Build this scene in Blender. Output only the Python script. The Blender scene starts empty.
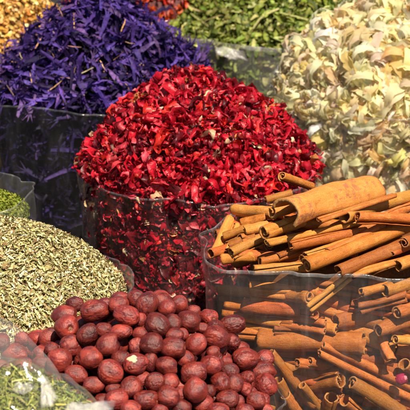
import bpy, math, random
import numpy as np
from mathutils import Vector, Matrix, noise

random.seed(7)
RNG = np.random.default_rng(11)
SC = bpy.context.scene
COL = SC.collection
PI = math.pi

# ------------------------------------------------------------------ camera
PITCH = math.radians(20.0)
FPX = 1506.0                       # focal length in photo pixels (410 wide)
DIST = 1.7
TGT = np.array([0.0, 0.0, 0.25])
FWD = np.array([0.0, math.cos(PITCH), -math.sin(PITCH)])
UPV = np.array([0.0, math.sin(PITCH), math.cos(PITCH)])
RGT = np.array([1.0, 0.0, 0.0])
CAM = TGT - FWD * DIST


def ray(px, py):
    d = FWD * FPX + RGT * (px - 205.0) - UPV * (py - 205.0)
    return d / np.linalg.norm(d)


def depth(p):
    return float(np.dot(np.asarray(p) - CAM, FWD))


# ------------------------------------------------------------------ tagging
def tag(o, label=None, cat=None, group=None, kind=None):
    if label: o['label'] = label
    if cat: o['category'] = cat
    if group: o['group'] = group
    if kind: o['kind'] = kind
    return o


def link(name, me, parent=None):
    o = bpy.data.objects.new(name, me)
    COL.objects.link(o)
    if parent is not None:
        o.parent = parent
    return o


def mesh_from(name, V, F, mats, smooth=True, cols=None, mi=None):
    me = bpy.data.meshes.new(name)
    V = np.asarray(V, dtype=np.float32)
    me.vertices.add(len(V))
    me.vertices.foreach_set('co', V.ravel())
    if isinstance(F, np.ndarray):
        n, k = F.shape
        loops = F.astype(np.int32).ravel()
        starts = np.arange(n, dtype=np.int32) * k
    else:
        lens = np.array([len(f) for f in F], dtype=np.int32)
        loops = np.concatenate([np.asarray(f, dtype=np.int32) for f in F])
        starts = np.concatenate([[0], np.cumsum(lens)[:-1]]).astype(np.int32)
        n = len(F)
    me.loops.add(len(loops))
    me.loops.foreach_set('vertex_index', loops)
    me.polygons.add(n)
    me.polygons.foreach_set('loop_start', starts)
    if mi is not None:
        me.polygons.foreach_set('material_index', np.asarray(mi, dtype=np.int32))
    me.polygons.foreach_set('use_smooth', np.full(n, smooth, dtype=bool))
    for m in (mats if isinstance(mats, (list, tuple)) else [mats]):
        me.materials.append(m)
    if cols is not None:
        a = me.color_attributes.new('col', 'FLOAT_COLOR', 'POINT')
        c = np.ones((len(V), 4), dtype=np.float32)
        c[:, :3] = cols
        a.data.foreach_set('color', c.ravel())
    me.update(calc_edges=True)
    me.validate()
    return me


# ------------------------------------------------------------------ materials
def new_mat(name):
    m = bpy.data.materials.new(name)
    m.use_nodes = True
    nt = m.node_tree
    for n in list(nt.nodes): nt.nodes.remove(n)
    out = nt.nodes.new('ShaderNodeOutputMaterial')
    return m, nt, out


def N(nt, t, **kw):
    n = nt.nodes.new(t)
    for k, v in kw.items():
        if k in n.inputs: n.inputs[k].default_value = v
        else: setattr(n, k, v)
    return n


def mix_rgb(nt, fac, a, b, mode='MIX'):
    n = nt.nodes.new('ShaderNodeMix'); n.data_type = 'RGBA'; n.blend_type = mode
    for s, v in ((0, fac), (6, a), (7, b)):
        if hasattr(v, 'is_output'): nt.links.new(v, n.inputs[s])
        else: n.inputs[s].default_value = v if s == 0 else (*v, 1) if len(v) == 3 else v
    return n.outputs[2]


def ramp(nt, src, stops):
    r = nt.nodes.new('ShaderNodeValToRGB')
    e = r.color_ramp.elements
    while len(e) < len(stops): e.new(0.5)
    for i, (p, c) in enumerate(stops):
        e[i].position = p
        e[i].color = (c, c, c, 1) if not hasattr(c, '__len__') else (*c, 1)
    nt.links.new(src, r.inputs[0])
    return r.outputs[0]


def noise_tex(nt, vec, scale, detail=3, rough=0.55, dist=0.0):
    n = N(nt, 'ShaderNodeTexNoise')
    n.inputs['Scale'].default_value = scale; n.inputs['Detail'].default_value = detail
    n.inputs['Roughness'].default_value = rough; n.inputs['Distortion'].default_value = dist
    if vec is not None: nt.links.new(vec, n.inputs['Vector'])
    return n.outputs[0]


def mapped(nt, src, scale):
    m = N(nt, 'ShaderNodeMapping')
    m.inputs['Scale'].default_value = scale
    nt.links.new(src, m.inputs[0])
    return m.outputs[0]


def bump(nt, h, strength, dist):
    b = N(nt, 'ShaderNodeBump')
    b.inputs['Strength'].default_value = strength; b.inputs['Distance'].default_value = dist
    nt.links.new(h, b.inputs['Height'])
    return b.outputs[0]


def flake_mat(name, transl=0.25, rough=0.55, spec=0.3, nscale=350.0, var=0.35, bdist=0.0006):
    """dried plant matter: colour of each flake from its own attribute, mottled, a little light coming through"""
    m, nt, out = new_mat(name)
    at = N(nt, 'ShaderNodeAttribute'); at.attribute_name = 'col'
    tc = N(nt, 'ShaderNodeTexCoord')
    nz = noise_tex(nt, tc.outputs['Object'], nscale, 3)
    v = ramp(nt, nz, [(0.3, 1.0 - var), (0.7, 1.0 + var * 0.4)])
    c = mix_rgb(nt, 1.0, at.outputs['Color'], v, 'MULTIPLY')
    p = N(nt, 'ShaderNodeBsdfPrincipled')
    p.inputs['Roughness'].default_value = rough
    p.inputs['Specular IOR Level'].default_value = spec
    nt.links.new(c, p.inputs['Base Color'])
    nt.links.new(bump(nt, nz, 0.6, bdist), p.inputs['Normal'])
    t = N(nt, 'ShaderNodeBsdfTranslucent')
    nt.links.new(c, t.inputs['Color'])
    mx = N(nt, 'ShaderNodeMixShader'); mx.inputs[0].default_value = transl
    nt.links.new(p.outputs[0], mx.inputs[1]); nt.links.new(t.outputs[0], mx.inputs[2])
    nt.links.new(mx.outputs[0], out.inputs[0])
    return m


def film_mat(name, milk=0.07, tint=(0.975, 0.97, 0.97), rough=0.13, streak=0.10, bscale=28.0, bstr=0.35, refl=1.0, fade=False):
    """thin clear polythene: mostly transparent, Fresnel gloss, faint milky streaks and crinkles"""
    m, nt, out = new_mat(name)
    tc = N(nt, 'ShaderNodeTexCoord')
    v = mapped(nt, tc.outputs['Object'], (1.0, 1.0, 0.45))
    big = noise_tex(nt, v, bscale, 4, 0.5, 0.6)
    fine = noise_tex(nt, tc.outputs['Object'], bscale * 6, 3, 0.6, 1.0)
    nrm = bump(nt, mix_rgb(nt, 0.25, big, fine), bstr, 0.006)
    tr = N(nt, 'ShaderNodeBsdfTransparent'); tr.inputs[0].default_value = (*tint, 1)
    gl = N(nt, 'ShaderNodeBsdfGlossy'); gl.inputs['Roughness'].default_value = rough
    gl.inputs['Color'].default_value = (1, 1, 1, 1)
    nt.links.new(nrm, gl.inputs['Normal'])
    fr = N(nt, 'ShaderNodeLayerWeight'); fr.inputs['Blend'].default_value = 0.5      # 1 - |cos|: the same from both sides of the film
    nt.links.new(nrm, fr.inputs['Normal'])
    pw = N(nt, 'ShaderNodeMath', operation='POWER'); pw.inputs[1].default_value = 4.0
    nt.links.new(fr.outputs['Facing'], pw.inputs[0])
    mu = N(nt, 'ShaderNodeMath', operation='MULTIPLY_ADD'); mu.inputs[1].default_value = 0.7 * refl; mu.inputs[2].default_value = 0.03 * refl
    mu.use_clamp = True
    nt.links.new(pw.outputs[0], mu.inputs[0])
    m1 = N(nt, 'ShaderNodeMixShader')
    nt.links.new(mu.outputs[0], m1.inputs[0]); nt.links.new(tr.outputs[0], m1.inputs[1]); nt.links.new(gl.outputs[0], m1.inputs[2])
    df = N(nt, 'ShaderNodeBsdfDiffuse'); df.inputs[0].default_value = (0.86, 0.83, 0.82, 1)
    tl = N(nt, 'ShaderNodeBsdfTranslucent'); tl.inputs[0].default_value = (0.86, 0.83, 0.82, 1)
    md = N(nt, 'ShaderNodeMixShader'); md.inputs[0].default_value = 0.4
    nt.links.new(df.outputs[0], md.inputs[1]); nt.links.new(tl.outputs[0], md.inputs[2])
    st = noise_tex(nt, mapped(nt, tc.outputs['Object'], (1.0, 1.0, 0.25)), bscale * 1.3, 5, 0.65, 1.2)
    fac = ramp(nt, st, [(0.42, milk), (0.62, milk + streak * 0.35), (0.75, milk + streak)])
    if fade:                                        # folds and whitened glare that die out into the flat film
        at = N(nt, 'ShaderNodeAttribute'); at.attribute_name = 'col'
        f2 = N(nt, 'ShaderNodeMath', operation='MULTIPLY'); nt.links.new(fac, f2.inputs[0]); nt.links.new(at.outputs['Fac'], f2.inputs[1]); fac = f2.outputs[0]
        f3 = N(nt, 'ShaderNodeMath', operation='MULTIPLY'); nt.links.new(mu.outputs[0], f3.inputs[0]); nt.links.new(at.outputs['Fac'], f3.inputs[1])
        nt.links.new(f3.outputs[0], m1.inputs[0])
    m2 = N(nt, 'ShaderNodeMixShader')
    nt.links.new(fac, m2.inputs[0]); nt.links.new(m1.outputs[0], m2.inputs[1]); nt.links.new(md.outputs[0], m2.inputs[2])
    nt.links.new(m2.outputs[0], out.inputs[0])
    return m


def cinnamon_mat(name, base, dark, pale, purple=0.0):
    m, nt, out = new_mat(name)
    tc = N(nt, 'ShaderNodeTexCoord')
    oi = N(nt, 'ShaderNodeObjectInfo')
    ad = N(nt, 'ShaderNodeVectorMath', operation='ADD')
    sc = N(nt, 'ShaderNodeVectorMath', operation='SCALE'); sc.inputs['Scale'].default_value = 0.37
    cmb = N(nt, 'ShaderNodeCombineXYZ')
    for i in range(3): nt.links.new(oi.outputs['Random'], cmb.inputs[i])
    nt.links.new(cmb.outputs[0], sc.inputs[0])
    nt.links.new(tc.outputs['Object'], ad.inputs[0]); nt.links.new(sc.outputs[0], ad.inputs[1])
    v = ad.outputs[0]
    fib = noise_tex(nt, mapped(nt, v, (0.13, 1, 1)), 620, 5, 0.7, 0.3)
    blot = noise_tex(nt, mapped(nt, v, (0.75, 1, 1)), 95, 6, 0.72, 0.25)
    fine = noise_tex(nt, v, 900, 3, 0.6)
    c = mix_rgb(nt, ramp(nt, fib, [(0.30, 0.25), (0.58, 1.0)]), dark, base)
    c = mix_rgb(nt, ramp(nt, fine, [(0.34, 0.55), (0.48, 0.0)]), c, tuple(x * 0.6 for x in dark))
    c = mix_rgb(nt, ramp(nt, blot, [(0.52, 0.0), (0.70, 0.55)]), c, pale)
    c = mix_rgb(nt, ramp(nt, blot, [(0.30, 0.65), (0.42, 0.0)]), c, tuple(x * 0.55 for x in dark))
    # every quill a slightly different bark
    hs = N(nt, 'ShaderNodeHueSaturation')
    mr = N(nt, 'ShaderNodeMapRange'); mr.inputs['To Min'].default_value = 0.58; mr.inputs['To Max'].default_value = 1.14
    nt.links.new(oi.outputs['Random'], mr.inputs['Value']); nt.links.new(mr.outputs[0], hs.inputs['Value'])
    mr2 = N(nt, 'ShaderNodeMapRange'); mr2.inputs['To Min'].default_value = 0.488; mr2.inputs['To Max'].default_value = 0.51
    w = N(nt, 'ShaderNodeMath', operation='FRACT'); w2 = N(nt, 'ShaderNodeMath', operation='MULTIPLY'); w2.inputs[1].default_value = 7.31
    nt.links.new(oi.outputs['Random'], w2.inputs[0]); nt.links.new(w2.outputs[0], w.inputs[0])
    nt.links.new(w.outputs[0], mr2.inputs['Value']); nt.links.new(mr2.outputs[0], hs.inputs['Hue'])
    nt.links.new(c, hs.inputs['Color'])
    c = hs.outputs[0]
    if purple > 0:
        pn = noise_tex(nt, v, 130, 5, 0.7, 0.5)
        sp = noise_tex(nt, v, 30, 1)
        mm = N(nt, 'ShaderNodeMath', operation='MULTIPLY')
        nt.links.new(ramp(nt, pn, [(0.50, 0.0), (0.56, 1.0)]), mm.inputs[0])
        nt.links.new(ramp(nt, sp, [(0.50, 0.0), (0.58, purple)]), mm.inputs[1])
        c = mix_rgb(nt, mm.outputs[0], c, (0.20, 0.06, 0.05))
    p = N(nt, 'ShaderNodeBsdfPrincipled')
    p.inputs['Roughness'].default_value = 0.62
    p.inputs['Specular IOR Level'].default_value = 0.25
    nt.links.new(c, p.inputs['Base Color'])
    hsum = mix_rgb(nt, 0.35, fib, fine)
    nt.links.new(bump(nt, mix_rgb(nt, 0.4, hsum, blot), 0.75, 0.0016), p.inputs['Normal'])
    nt.links.new(p.outputs[0], out.inputs[0])
    return m


def jujube_mat():
    m, nt, out = new_mat('jujube_skin')
    tc = N(nt, 'ShaderNodeTexCoord')
    oi = N(nt, 'ShaderNodeObjectInfo')
    ad = N(nt, 'ShaderNodeVectorMath', operation='ADD')
    cmb = N(nt, 'ShaderNodeCombineXYZ')
    scl = N(nt, 'ShaderNodeVectorMath', operation='SCALE'); scl.inputs['Scale'].default_value = 17.0
    for i in range(3): nt.links.new(oi.outputs['Random'], cmb.inputs[i])
    nt.links.new(cmb.outputs[0], scl.inputs[0])
    nt.links.new(tc.outputs['Object'], ad.inputs[0]); nt.links.new(scl.outputs[0], ad.inputs[1])
    v = ad.outputs[0]
    big = noise_tex(nt, v, 1.3, 3, 0.55, 0.6)
    mid = noise_tex(nt, v, 4.6, 4, 0.65, 0.8)
    fine = noise_tex(nt, v, 22, 3, 0.6)
    c = mix_rgb(nt, ramp(nt, big, [(0.33, 0.0), (0.66, 1.0)]), (0.080, 0.0110, 0.0115), (0.190, 0.022, 0.015))
    # worn lighter skin on the wrinkles, held in the geometry attribute
    at = N(nt, 'ShaderNodeAttribute'); at.attribute_name = 'col'
    sx = N(nt, 'ShaderNodeSeparateColor'); nt.links.new(at.outputs['Color'], sx.inputs[0])
    c = mix_rgb(nt, ramp(nt, sx.outputs[0], [(0.55, 0.0), (0.95, 0.75)]), c, (0.33, 0.045, 0.025))
    c = mix_rgb(nt, ramp(nt, mid, [(0.58, 0.0), (0.72, 0.55)]), c, (0.30, 0.055, 0.036))
    c = mix_rgb(nt, ramp(nt, mid, [(0.28, 0.7), (0.42, 0.0)]), c, (0.032, 0.005, 0.009))
    # bloom: dusty mauve film
    c = mix_rgb(nt, ramp(nt, noise_tex(nt, v, 0.8, 2), [(0.45, 0.0), (0.7, 0.14)]), c, (0.17, 0.065, 0.08))
    hs = N(nt, 'ShaderNodeHueSaturation')
    mr = N(nt, 'ShaderNodeMapRange'); mr.inputs['To Min'].default_value = 0.50; mr.inputs['To Max'].default_value = 1.30
    nt.links.new(oi.outputs['Random'], mr.inputs['Value']); nt.links.new(mr.outputs[0], hs.inputs['Value'])
    nt.links.new(c, hs.inputs['Color'])
    p = N(nt, 'ShaderNodeBsdfPrincipled')
    nt.links.new(hs.outputs[0], p.inputs['Base Color'])
    nt.links.new(ramp(nt, mid, [(0.3, 0.22), (0.7, 0.40)]), p.inputs['Roughness'])
    p.inputs['Specular IOR Level'].default_value = 0.5
    h = mix_rgb(nt, 0.3, mid, fine)
    nt.links.new(bump(nt, h, 0.5, 0.0016), p.inputs['Normal'])
    nt.links.new(p.outputs[0], out.inputs[0])
    return m


def plain_mat(name, c0, c1, scale, rough=0.7, bd=0.001, spec=0.3):
    m, nt, out = new_mat(name)
    tc = N(nt, 'ShaderNodeTexCoord')
    n = noise_tex(nt, tc.outputs['Object'], scale, 5, 0.6, 0.3)
    p = N(nt, 'ShaderNodeBsdfPrincipled'); p.inputs['Roughness'].default_value = rough
    p.inputs['Specular IOR Level'].default_value = spec
    nt.links.new(mix_rgb(nt, ramp(nt, n, [(0.35, 0.0), (0.65, 1.0)]), c0, c1), p.inputs['Base Color'])
    nt.links.new(bump(nt, n, 0.5, bd), p.inputs['Normal'])
    nt.links.new(p.outputs[0], out.inputs[0])
    return m


# ------------------------------------------------------------------ flake prototypes
def strip(nu, nv, wfun, bend=0.0, cup=0.0, twist=0.0, crumple=0.0, rng=RNG, wav=0.0):
    """a thin leaf or shaving, length 1 along x, bent, cupped, twisted and crumpled"""
    t = np.linspace(0, 1, nu)
    s = np.linspace(-1, 1, nv)
    V = np.zeros((nu, nv, 3))
    ang = 0.0; x = 0.0; z = 0.0
    ph = rng.uniform(0, 2 * PI)
    for i, ti in enumerate(t):
        a = bend * (ti - 0.5) + wav * math.sin(ph + ti * 7.0)
        if i > 0:
            x += math.cos(a) / (nu - 1); z += math.sin(a) / (nu - 1)
        w = wfun(ti) * 0.5
        tw = twist * (ti - 0.5)
        for j, sj in enumerate(s):
            c = cup * sj
            yy = w * sj if abs(cup) < 1e-3 else w * math.sin(c) / cup * 1.0
            zz = 0 if abs(cup) < 1e-3 else w * (1 - math.cos(c)) / abs(cup)
            y2 = yy * math.cos(tw) - zz * math.sin(tw)
            z2 = yy * math.sin(tw) + zz * math.cos(tw)
            V[i, j] = (x - math.sin(a) * z2, y2, z + math.cos(a) * z2)
    V += rng.normal(0, crumple, V.shape)
    V[:, :, 0] -= 0.5 * V[-1, :, 0].mean()
    idx = np.arange(nu * nv).reshape(nu, nv)
    F = np.stack([idx[:-1, :-1], idx[1:, :-1], idx[1:, 1:], idx[:-1, 1:]], -1).reshape(-1, 4)
    return V.reshape(-1, 3), F


def merge(parts):
    V, F, o = [], [], 0
    for v, f in parts:
        V.append(v); F.append(f + o); o += len(v)
    return np.concatenate(V), np.concatenate(F)


def rot_xyz(v, rx, ry, rz):
    cx, sx, cy, sy, cz, sz = math.cos(rx), math.sin(rx), math.cos(ry), math.sin(ry), math.cos(rz), math.sin(rz)
    R = np.array([[cz, -sz, 0], [sz, cz, 0], [0, 0, 1]]) @ np.array([[cy, 0, sy], [0, 1, 0], [-sy, 0, cy]]) @ np.array([[1, 0, 0], [0, cx, -sx], [0, sx, cx]])
    return v @ R.T


class Soup:
    def __init__(s):
        s.V, s.F, s.C, s.M, s.n = [], [], [], [], 0

    def add(s, V, F, C, mi=0):
        s.V.append(V); s.F.append(F + s.n); s.C.append(np.broadcast_to(C, (len(V), 3)))
        s.M.append(np.full(len(F), mi)); s.n += len(V)

    def scatter(s, protos, P, Nrm, size, tilt, pal, wts, jitter=0.18, mi=0, yaw=None):
        n = len(P)
        size = np.broadcast_to(size, (n,)) * RNG.uniform(0.65, 1.25, n)
        pal = np.array(pal); wts = np.array(wts, float); wts /= wts.sum()
        ci = RNG.choice(len(pal), n, p=wts)
        col = np.clip(pal[ci] * RNG.lognormal(0, jitter, (n, 1)) * RNG.lognormal(0, 0.06, (n, 3)), 0.002, 0.93)
        z = Nrm + RNG.normal(0, tilt, (n, 3))
        z /= np.linalg.norm(z, axis=1, keepdims=True)
        r = RNG.normal(0, 1, (n, 3))
        if yaw is not None: r = r * 0.45 + np.asarray(yaw)
        x = r - (r * z).sum(1, keepdims=True) * z
        x /= np.linalg.norm(x, axis=1, keepdims=True)
        y = np.cross(z, x)
        R = np.stack([x, y, z], 2)                     # columns
        pi = RNG.integers(0, len(protos), n)
        for k, (v, f) in enumerate(protos):
            m = np.nonzero(pi == k)[0]
            if not len(m): continue
            W = np.einsum('nij,vj->nvi', R[m], v) * size[m][:, None, None] + P[m][:, None, :]
            nv = len(v)
            ff = (f[None] + (np.arange(len(m)) * nv)[:, None, None]).reshape(-1, 4)
            cc = np.repeat(col[m], nv, axis=0)
            s.add(W.reshape(-1, 3), ff, cc, mi)

    def build(s, name, mats, smooth=True):
        me = mesh_from(name, np.concatenate(s.V), np.concatenate(s.F), mats, smooth, np.concatenate(s.C), np.concatenate(s.M))
        return link(name, me)


# ------------------------------------------------------------------ sacks
class Sack:
    """a filled bag: plan is a (super)ellipse, wall from the table to the rim, contents heaped above"""
    def __init__(s, cx, cy, rx, ry, zr, h, p=1.7, e=2.0, taper=0.0, lump=0.006, seed=0, zb=0.0, peak=(0, 0)):
        s.cx, s.cy, s.rx, s.ry, s.zr, s.h, s.p, s.e, s.taper, s.lump, s.zb, s.peak = cx, cy, rx, ry, zr, h, p, e, taper, lump, zb, peak
        g = np.random.default_rng(seed + 100)
        s.k = g.normal(0, 1, (8, 2)) * np.array([[18], [22], [30], [38], [45], [60], [75], [90]])
        s.ph = g.uniform(0, 6.28, 8)
        s.am = np.array([1, .9, .7, .6, .5, .35, .3, .2]) / 2.2

    def rho(s, x, y):
        return (np.abs((x - s.cx) / s.rx) ** s.e + np.abs((y - s.cy) / s.ry) ** s.e) ** (1 / s.e)

    def lumps(s, x, y):
        a = s.k[:, 0] * np.asarray(x)[..., None] + s.k[:, 1] * np.asarray(y)[..., None] + s.ph
        return (np.sin(a) * s.am).sum(-1) * s.lump

    def z(s, x, y):
        r = s.rho(x, y)
        # peak shifted off centre
        xs = x - s.peak[0] * np.clip(1 - r, 0, 1); ys = y - s.peak[1] * np.clip(1 - r, 0, 1)
        r2 = s.rho(xs, ys)
        d = np.where(r2 < 1, s.h * (1 - np.clip(r2, 0, 1) ** s.p), -(r2 - 1) * s.h * s.p)
        return s.zr + d + s.lumps(x, y) * np.clip(1.35 - r, 0.15, 1)

    def normal(s, x, y, e=0.004):
        dx = (s.z(x + e, y) - s.z(x - e, y)) / (2 * e); dy = (s.z(x, y + e) - s.z(x, y - e)) / (2 * e)
        n = np.stack([-dx, -dy, np.ones_like(dx)], -1)
        return n / np.linalg.norm(n, axis=-1, keepdims=True)

    def top_points(s, n, rmax=1.0, off=(-0.006, 0.004)):
        out_p, out_n, tot = [], [], 0
        while tot < n:
            x = s.cx + RNG.uniform(-1, 1, n * 2) * s.rx * rmax; y = s.cy + RNG.uniform(-1, 1, n * 2) * s.ry * rmax
            k = s.rho(x, y) < rmax
            x, y = x[k], y[k]
            nn = s.normal(x, y)
            k = RNG.uniform(0, 1, len(x)) < np.clip(0.45 / nn[:, 2], 0, 1)     # even over the slope
            x, y, nn = x[k], y[k], nn[k]
            p = np.stack([x, y, s.z(x, y)], -1) + nn * RNG.uniform(off[0], off[1], (len(x), 1))
            out_p.append(p); out_n.append(nn); tot += len(x)
        return np.concatenate(out_p)[:n], np.concatenate(out_n)[:n]

    def ring(s, th, k=1.0):
        c, sn = np.cos(th), np.sin(th)
        r = (np.abs(c) ** s.e + np.abs(sn) ** s.e) ** (-1 / s.e)
        return s.cx + s.rx * k * r * c, s.cy + s.ry * k * r * sn

    def wall_k(s, z):
        return 1 - s.taper * (s.zr - z) / max(s.zr - s.zb, 1e-3)

    def wall_points(s, n, zlo, inset=(0.003, 0.012), arc=(-PI, 0.0)):
        th = RNG.uniform(arc[0], arc[1], n); z = RNG.uniform(zlo, s.zr + 0.004, n)
        ins = RNG.uniform(inset[0], inset[1], n)
        k = s.wall_k(z) - ins / s.rx
        x, y = s.ring(th, k)
        nn = np.stack([np.cos(th) / s.rx, np.sin(th) / s.ry, np.zeros(n)], -1)
        nn /= np.linalg.norm(nn, axis=1, keepdims=True)
        return np.stack([x, y, z], -1), nn

    def core(s, soup, col, drop=0.010, inset=0.014, mi=0, nth=72, nr=18):
        """the solid inside of the heap, so that nothing shows through the loose flakes"""
        th = np.linspace(0, 2 * PI, nth, endpoint=False)
        rows = []
        k0 = 1 - inset / s.rx
        for r in np.linspace(0.0, 1.0, nr):
            x, y = s.ring(th, max(r, 1e-3) * k0)
            rows.append(np.stack([x, y, s.z(x, y) - drop], -1))
        for z in np.linspace(s.zr - drop - 0.012, s.zb + 0.003, 8):
            x, y = s.ring(th, s.wall_k(z) - inset / s.rx)
            rows.append(np.stack([x, y, np.full(nth, z)], -1))
        V = np.concatenate(rows)
        idx = np.arange(len(V)).reshape(len(rows), nth)
        nx = np.roll(idx, -1, 1)
        F = np.stack([idx[:-1], idx[1:], nx[1:], nx[:-1]], -1).reshape(-1, 4)
        soup.add(V, F, np.array(col), mi)

    def film(s, name, mat, label, rise=0.006, wob=0.004, out=0.003, dip=None, nth=160, nz=34, hem=0.0016, seed=0, group='clear plastic bags of spices', flare=0.0, hem_mat=None):
        """the clear bag: crinkled wall, wavy top edge with a folded hem"""
        g = np.random.default_rng(seed + 5)
        th = np.linspace(0, 2 * PI, nth, endpoint=False)
        ph = g.uniform(0, 6.28, 6)
        edge = s.zr + rise + 0.35 * wob * (np.sin(3 * th + ph[0]) + 0.6 * np.sin(5 * th + ph[1]) + 0.35 * np.sin(11 * th + ph[2]))
        edge = edge + np.array([0.0075 * noise.noise(Vector((math.cos(a) * 1.5 + seed, math.sin(a) * 1.5, 1))) + 0.0014 * noise.noise(Vector((math.cos(a) * 5, math.sin(a) * 5, seed))) for a in th])
        if dip is not None: edge = edge + dip(th)
        V = []
        for i in range(nz):
            f = i / (nz - 1)
            z = s.zb + 0.001 + (edge - s.zb - 0.001) * f
            for j in range(nth):
                zz = z[j]
                k = s.wall_k(zz) + flare * max(0.0, f - 0.8) / 0.2
                x, y = s.ring(th[j], k)
                q = Vector((x * 16 + seed, y * 16, zz * 9))
                d = noise.noise(q) * 0.006 + noise.noise(q * 3.1) * 0.0026 + (0.5 - abs(noise.noise(q * 1.9))) * 0.004
                d = max(d, -0.0035) * (1 + 0.9 * f ** 6) + out
                V.append((x + math.cos(th[j]) * d, y + math.sin(th[j]) * d, zz))
        V = np.array(V)
        idx = np.arange(nz * nth).reshape(nz, nth)
        nx = np.roll(idx, -1, 1)
        F = np.stack([idx[:-1], nx[:-1], nx[1:], idx[1:]], -1).reshape(-1, 4)
        o = link(name, mesh_from(name, V, F, mat))
        tag(o, label, 'bag', group)
        # hem: the film doubled over at the mouth
        top = V[idx[-1]]; out_v = np.stack([np.cos(th), np.sin(th), np.zeros(nth)], -1)
        rows = [top + [0, 0, 0.0], top + out_v * 0.0008 + [0, 0, 0.0008], top + out_v * 0.0016 - [0, 0, 0.0004], top + out_v * 0.0014 - [0, 0, hem]]
        HV = np.concatenate(rows)
        ii = np.arange(len(HV)).reshape(len(rows), nth); nn = np.roll(ii, -1, 1)
        HF = np.stack([ii[:-1], ii[1:], nn[1:], nn[:-1]], -1).reshape(-1, 4)
        link('hem', mesh_from('hem', HV, HF, hem_mat or mat), o)
        return o

    def hit(s, px, py, off=0.0):
        """where the line of sight through a photo pixel meets the heap (its nearest approach if it passes over it)"""
        d = ray(px, py)
        t = np.linspace(0.9, 2.6, 1701)
        P = CAM + d * t[:, None]
        g = P[:, 2] - s.z(P[:, 0], P[:, 1]) - off
        k = np.nonzero(g < 0)[0]
        i = k[0] if len(k) else int(np.argmin(g + np.where(s.rho(P[:, 0], P[:, 1]) > 1.0, 9, 0)))
        return P[i]

    def hit_wall(s, px, py, inset):
        d = ray(px, py)
        t = np.linspace(0.9, 2.6, 3401)
        P = CAM + d * t[:, None]
        k = np.nonzero(s.rho(P[:, 0], P[:, 1]) < s.wall_k(P[:, 2]) - inset / s.rx)[0]
        if len(k): return P[k[0]]
        return P[int(np.argmin(s.rho(P[:, 0], P[:, 1])))]


# ------------------------------------------------------------------ light, world, camera
EXPOSURE = 0.82
SUN_ELEV, SUN_AZ = math.radians(57), math.radians(24)     # azimuth: degrees to the right of straight behind the camera
w = bpy.data.worlds.new('World'); SC.world = w; w.use_nodes = True
nt = w.node_tree
bg = nt.nodes['Background']
sky = nt.nodes.new('ShaderNodeTexSky'); sky.sky_type = 'NISHITA'; sky.sun_disc = False
sky.sun_elevation = SUN_ELEV
sun_dir = Vector((math.sin(SUN_AZ) * math.cos(SUN_ELEV), -math.cos(SUN_AZ) * math.cos(SUN_ELEV), math.sin(SUN_ELEV)))
sky.sun_rotation = math.atan2(sun_dir.x, sun_dir.y)
nt.links.new(sky.outputs[0], bg.inputs[0]); bg.inputs[1].default_value = 0.05
sl = bpy.data.lights.new('sun', 'SUN'); sl.energy = 5.0; sl.angle = math.radians(0.5); sl.color = (1.0, 0.88, 0.70)
so = link('sun', sl); so.rotation_euler = sun_dir.to_track_quat('Z', 'Y').to_euler(); so.location = (0.5, -1.5, 3)
SC.view_settings.view_transform = 'Standard'; SC.view_settings.look = 'None'
SC.view_settings.exposure = EXPOSURE; SC.view_settings.gamma = 1.0
cd = bpy.data.cameras.new('camera'); co = link('camera', cd)
co.location = CAM; co.rotation_euler = (PI / 2 - PITCH, 0, 0)
cd.sensor_width = 36.0; cd.lens = 36.0 * FPX / 410.0; cd.clip_start = 0.05; cd.clip_end = 60
cd.dof.use_dof = True; cd.dof.focus_distance = 1.50; cd.dof.aperture_fstop = 23.0
SC.camera = co
SC.cycles.max_bounces = 8; SC.cycles.transparent_max_bounces = 16; SC.cycles.caustics_reflective = False; SC.cycles.caustics_refractive = False
SC.cycles.use_denoising = True

# ------------------------------------------------------------------ ground
gm = plain_mat('dark_cloth', (0.012, 0.010, 0.011), (0.03, 0.024, 0.024), 60, 0.85, 0.002)
gv = [(x, y, 0.004 * noise.noise(Vector((x * 3, y * 3, 0))) - 0.006) for y in np.linspace(-2.5, 6, 60) for x in np.linspace(-4, 4, 60)]
gi = np.arange(3600).reshape(60, 60)
g = link('ground', mesh_from('ground', gv, np.stack([gi[:-1, :-1], gi[:-1, 1:], gi[1:, 1:], gi[1:, :-1]], -1).reshape(-1, 4), gm))
g['kind'] = 'structure'

FILM = film_mat('clear_film', 0.014, streak=0.05)
FILM_DARK = film_mat('clear_film_violet', 0.012, streak=0.055)  # faintly milky, streaked film for the violet bag
FILM_SEED = film_mat('clear_film_soft', 0.05, streak=0.12)
HEM = film_mat('film_hem', 0.03, streak=0.25, refl=1.8, rough=0.09)

# ------------------------------------------------------------------ RED: dried hibiscus
red = Sack(-0.007, 0.140, 0.141, 0.141, 0.250, 0.110, p=2.0, taper=0.06, lump=0.013, seed=1, peak=(-0.012, 0.0))
red_m = flake_mat('hibiscus_petal', 0.30, 0.42, 0.45, 420, 0.45)
pet = []
for i in range(14):
    r = np.random.default_rng(i)
    a, b = r.uniform(0.20, 0.44), r.uniform(0.4, 0.7)
    pet.append(strip(9, 5, lambda t, a=a, b=b: a * (0.12 + math.sin(PI * (0.05 + t * 0.90)) ** b), r.uniform(-3.0, 3.0), r.uniform(0.6, 2.0) * r.choice([-1, 1]), r.uniform(-2.8, 2.8), 0.034, r, 0.95))
pressed = []
for i in range(10):
    r = np.random.default_rng(700 + i)
    a = r.uniform(0.35, 0.62)
    pressed.append(strip(7, 5, lambda t, a=a: a * (0.15 + math.sin(PI * (0.06 + t * 0.88)) ** 0.6), r.uniform(-0.9, 0.9), r.uniform(0.1, 0.7) * r.choice([-1, 1]), r.uniform(-0.5, 0.5), 0.040, r, 0.35))
caly = []
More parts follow.
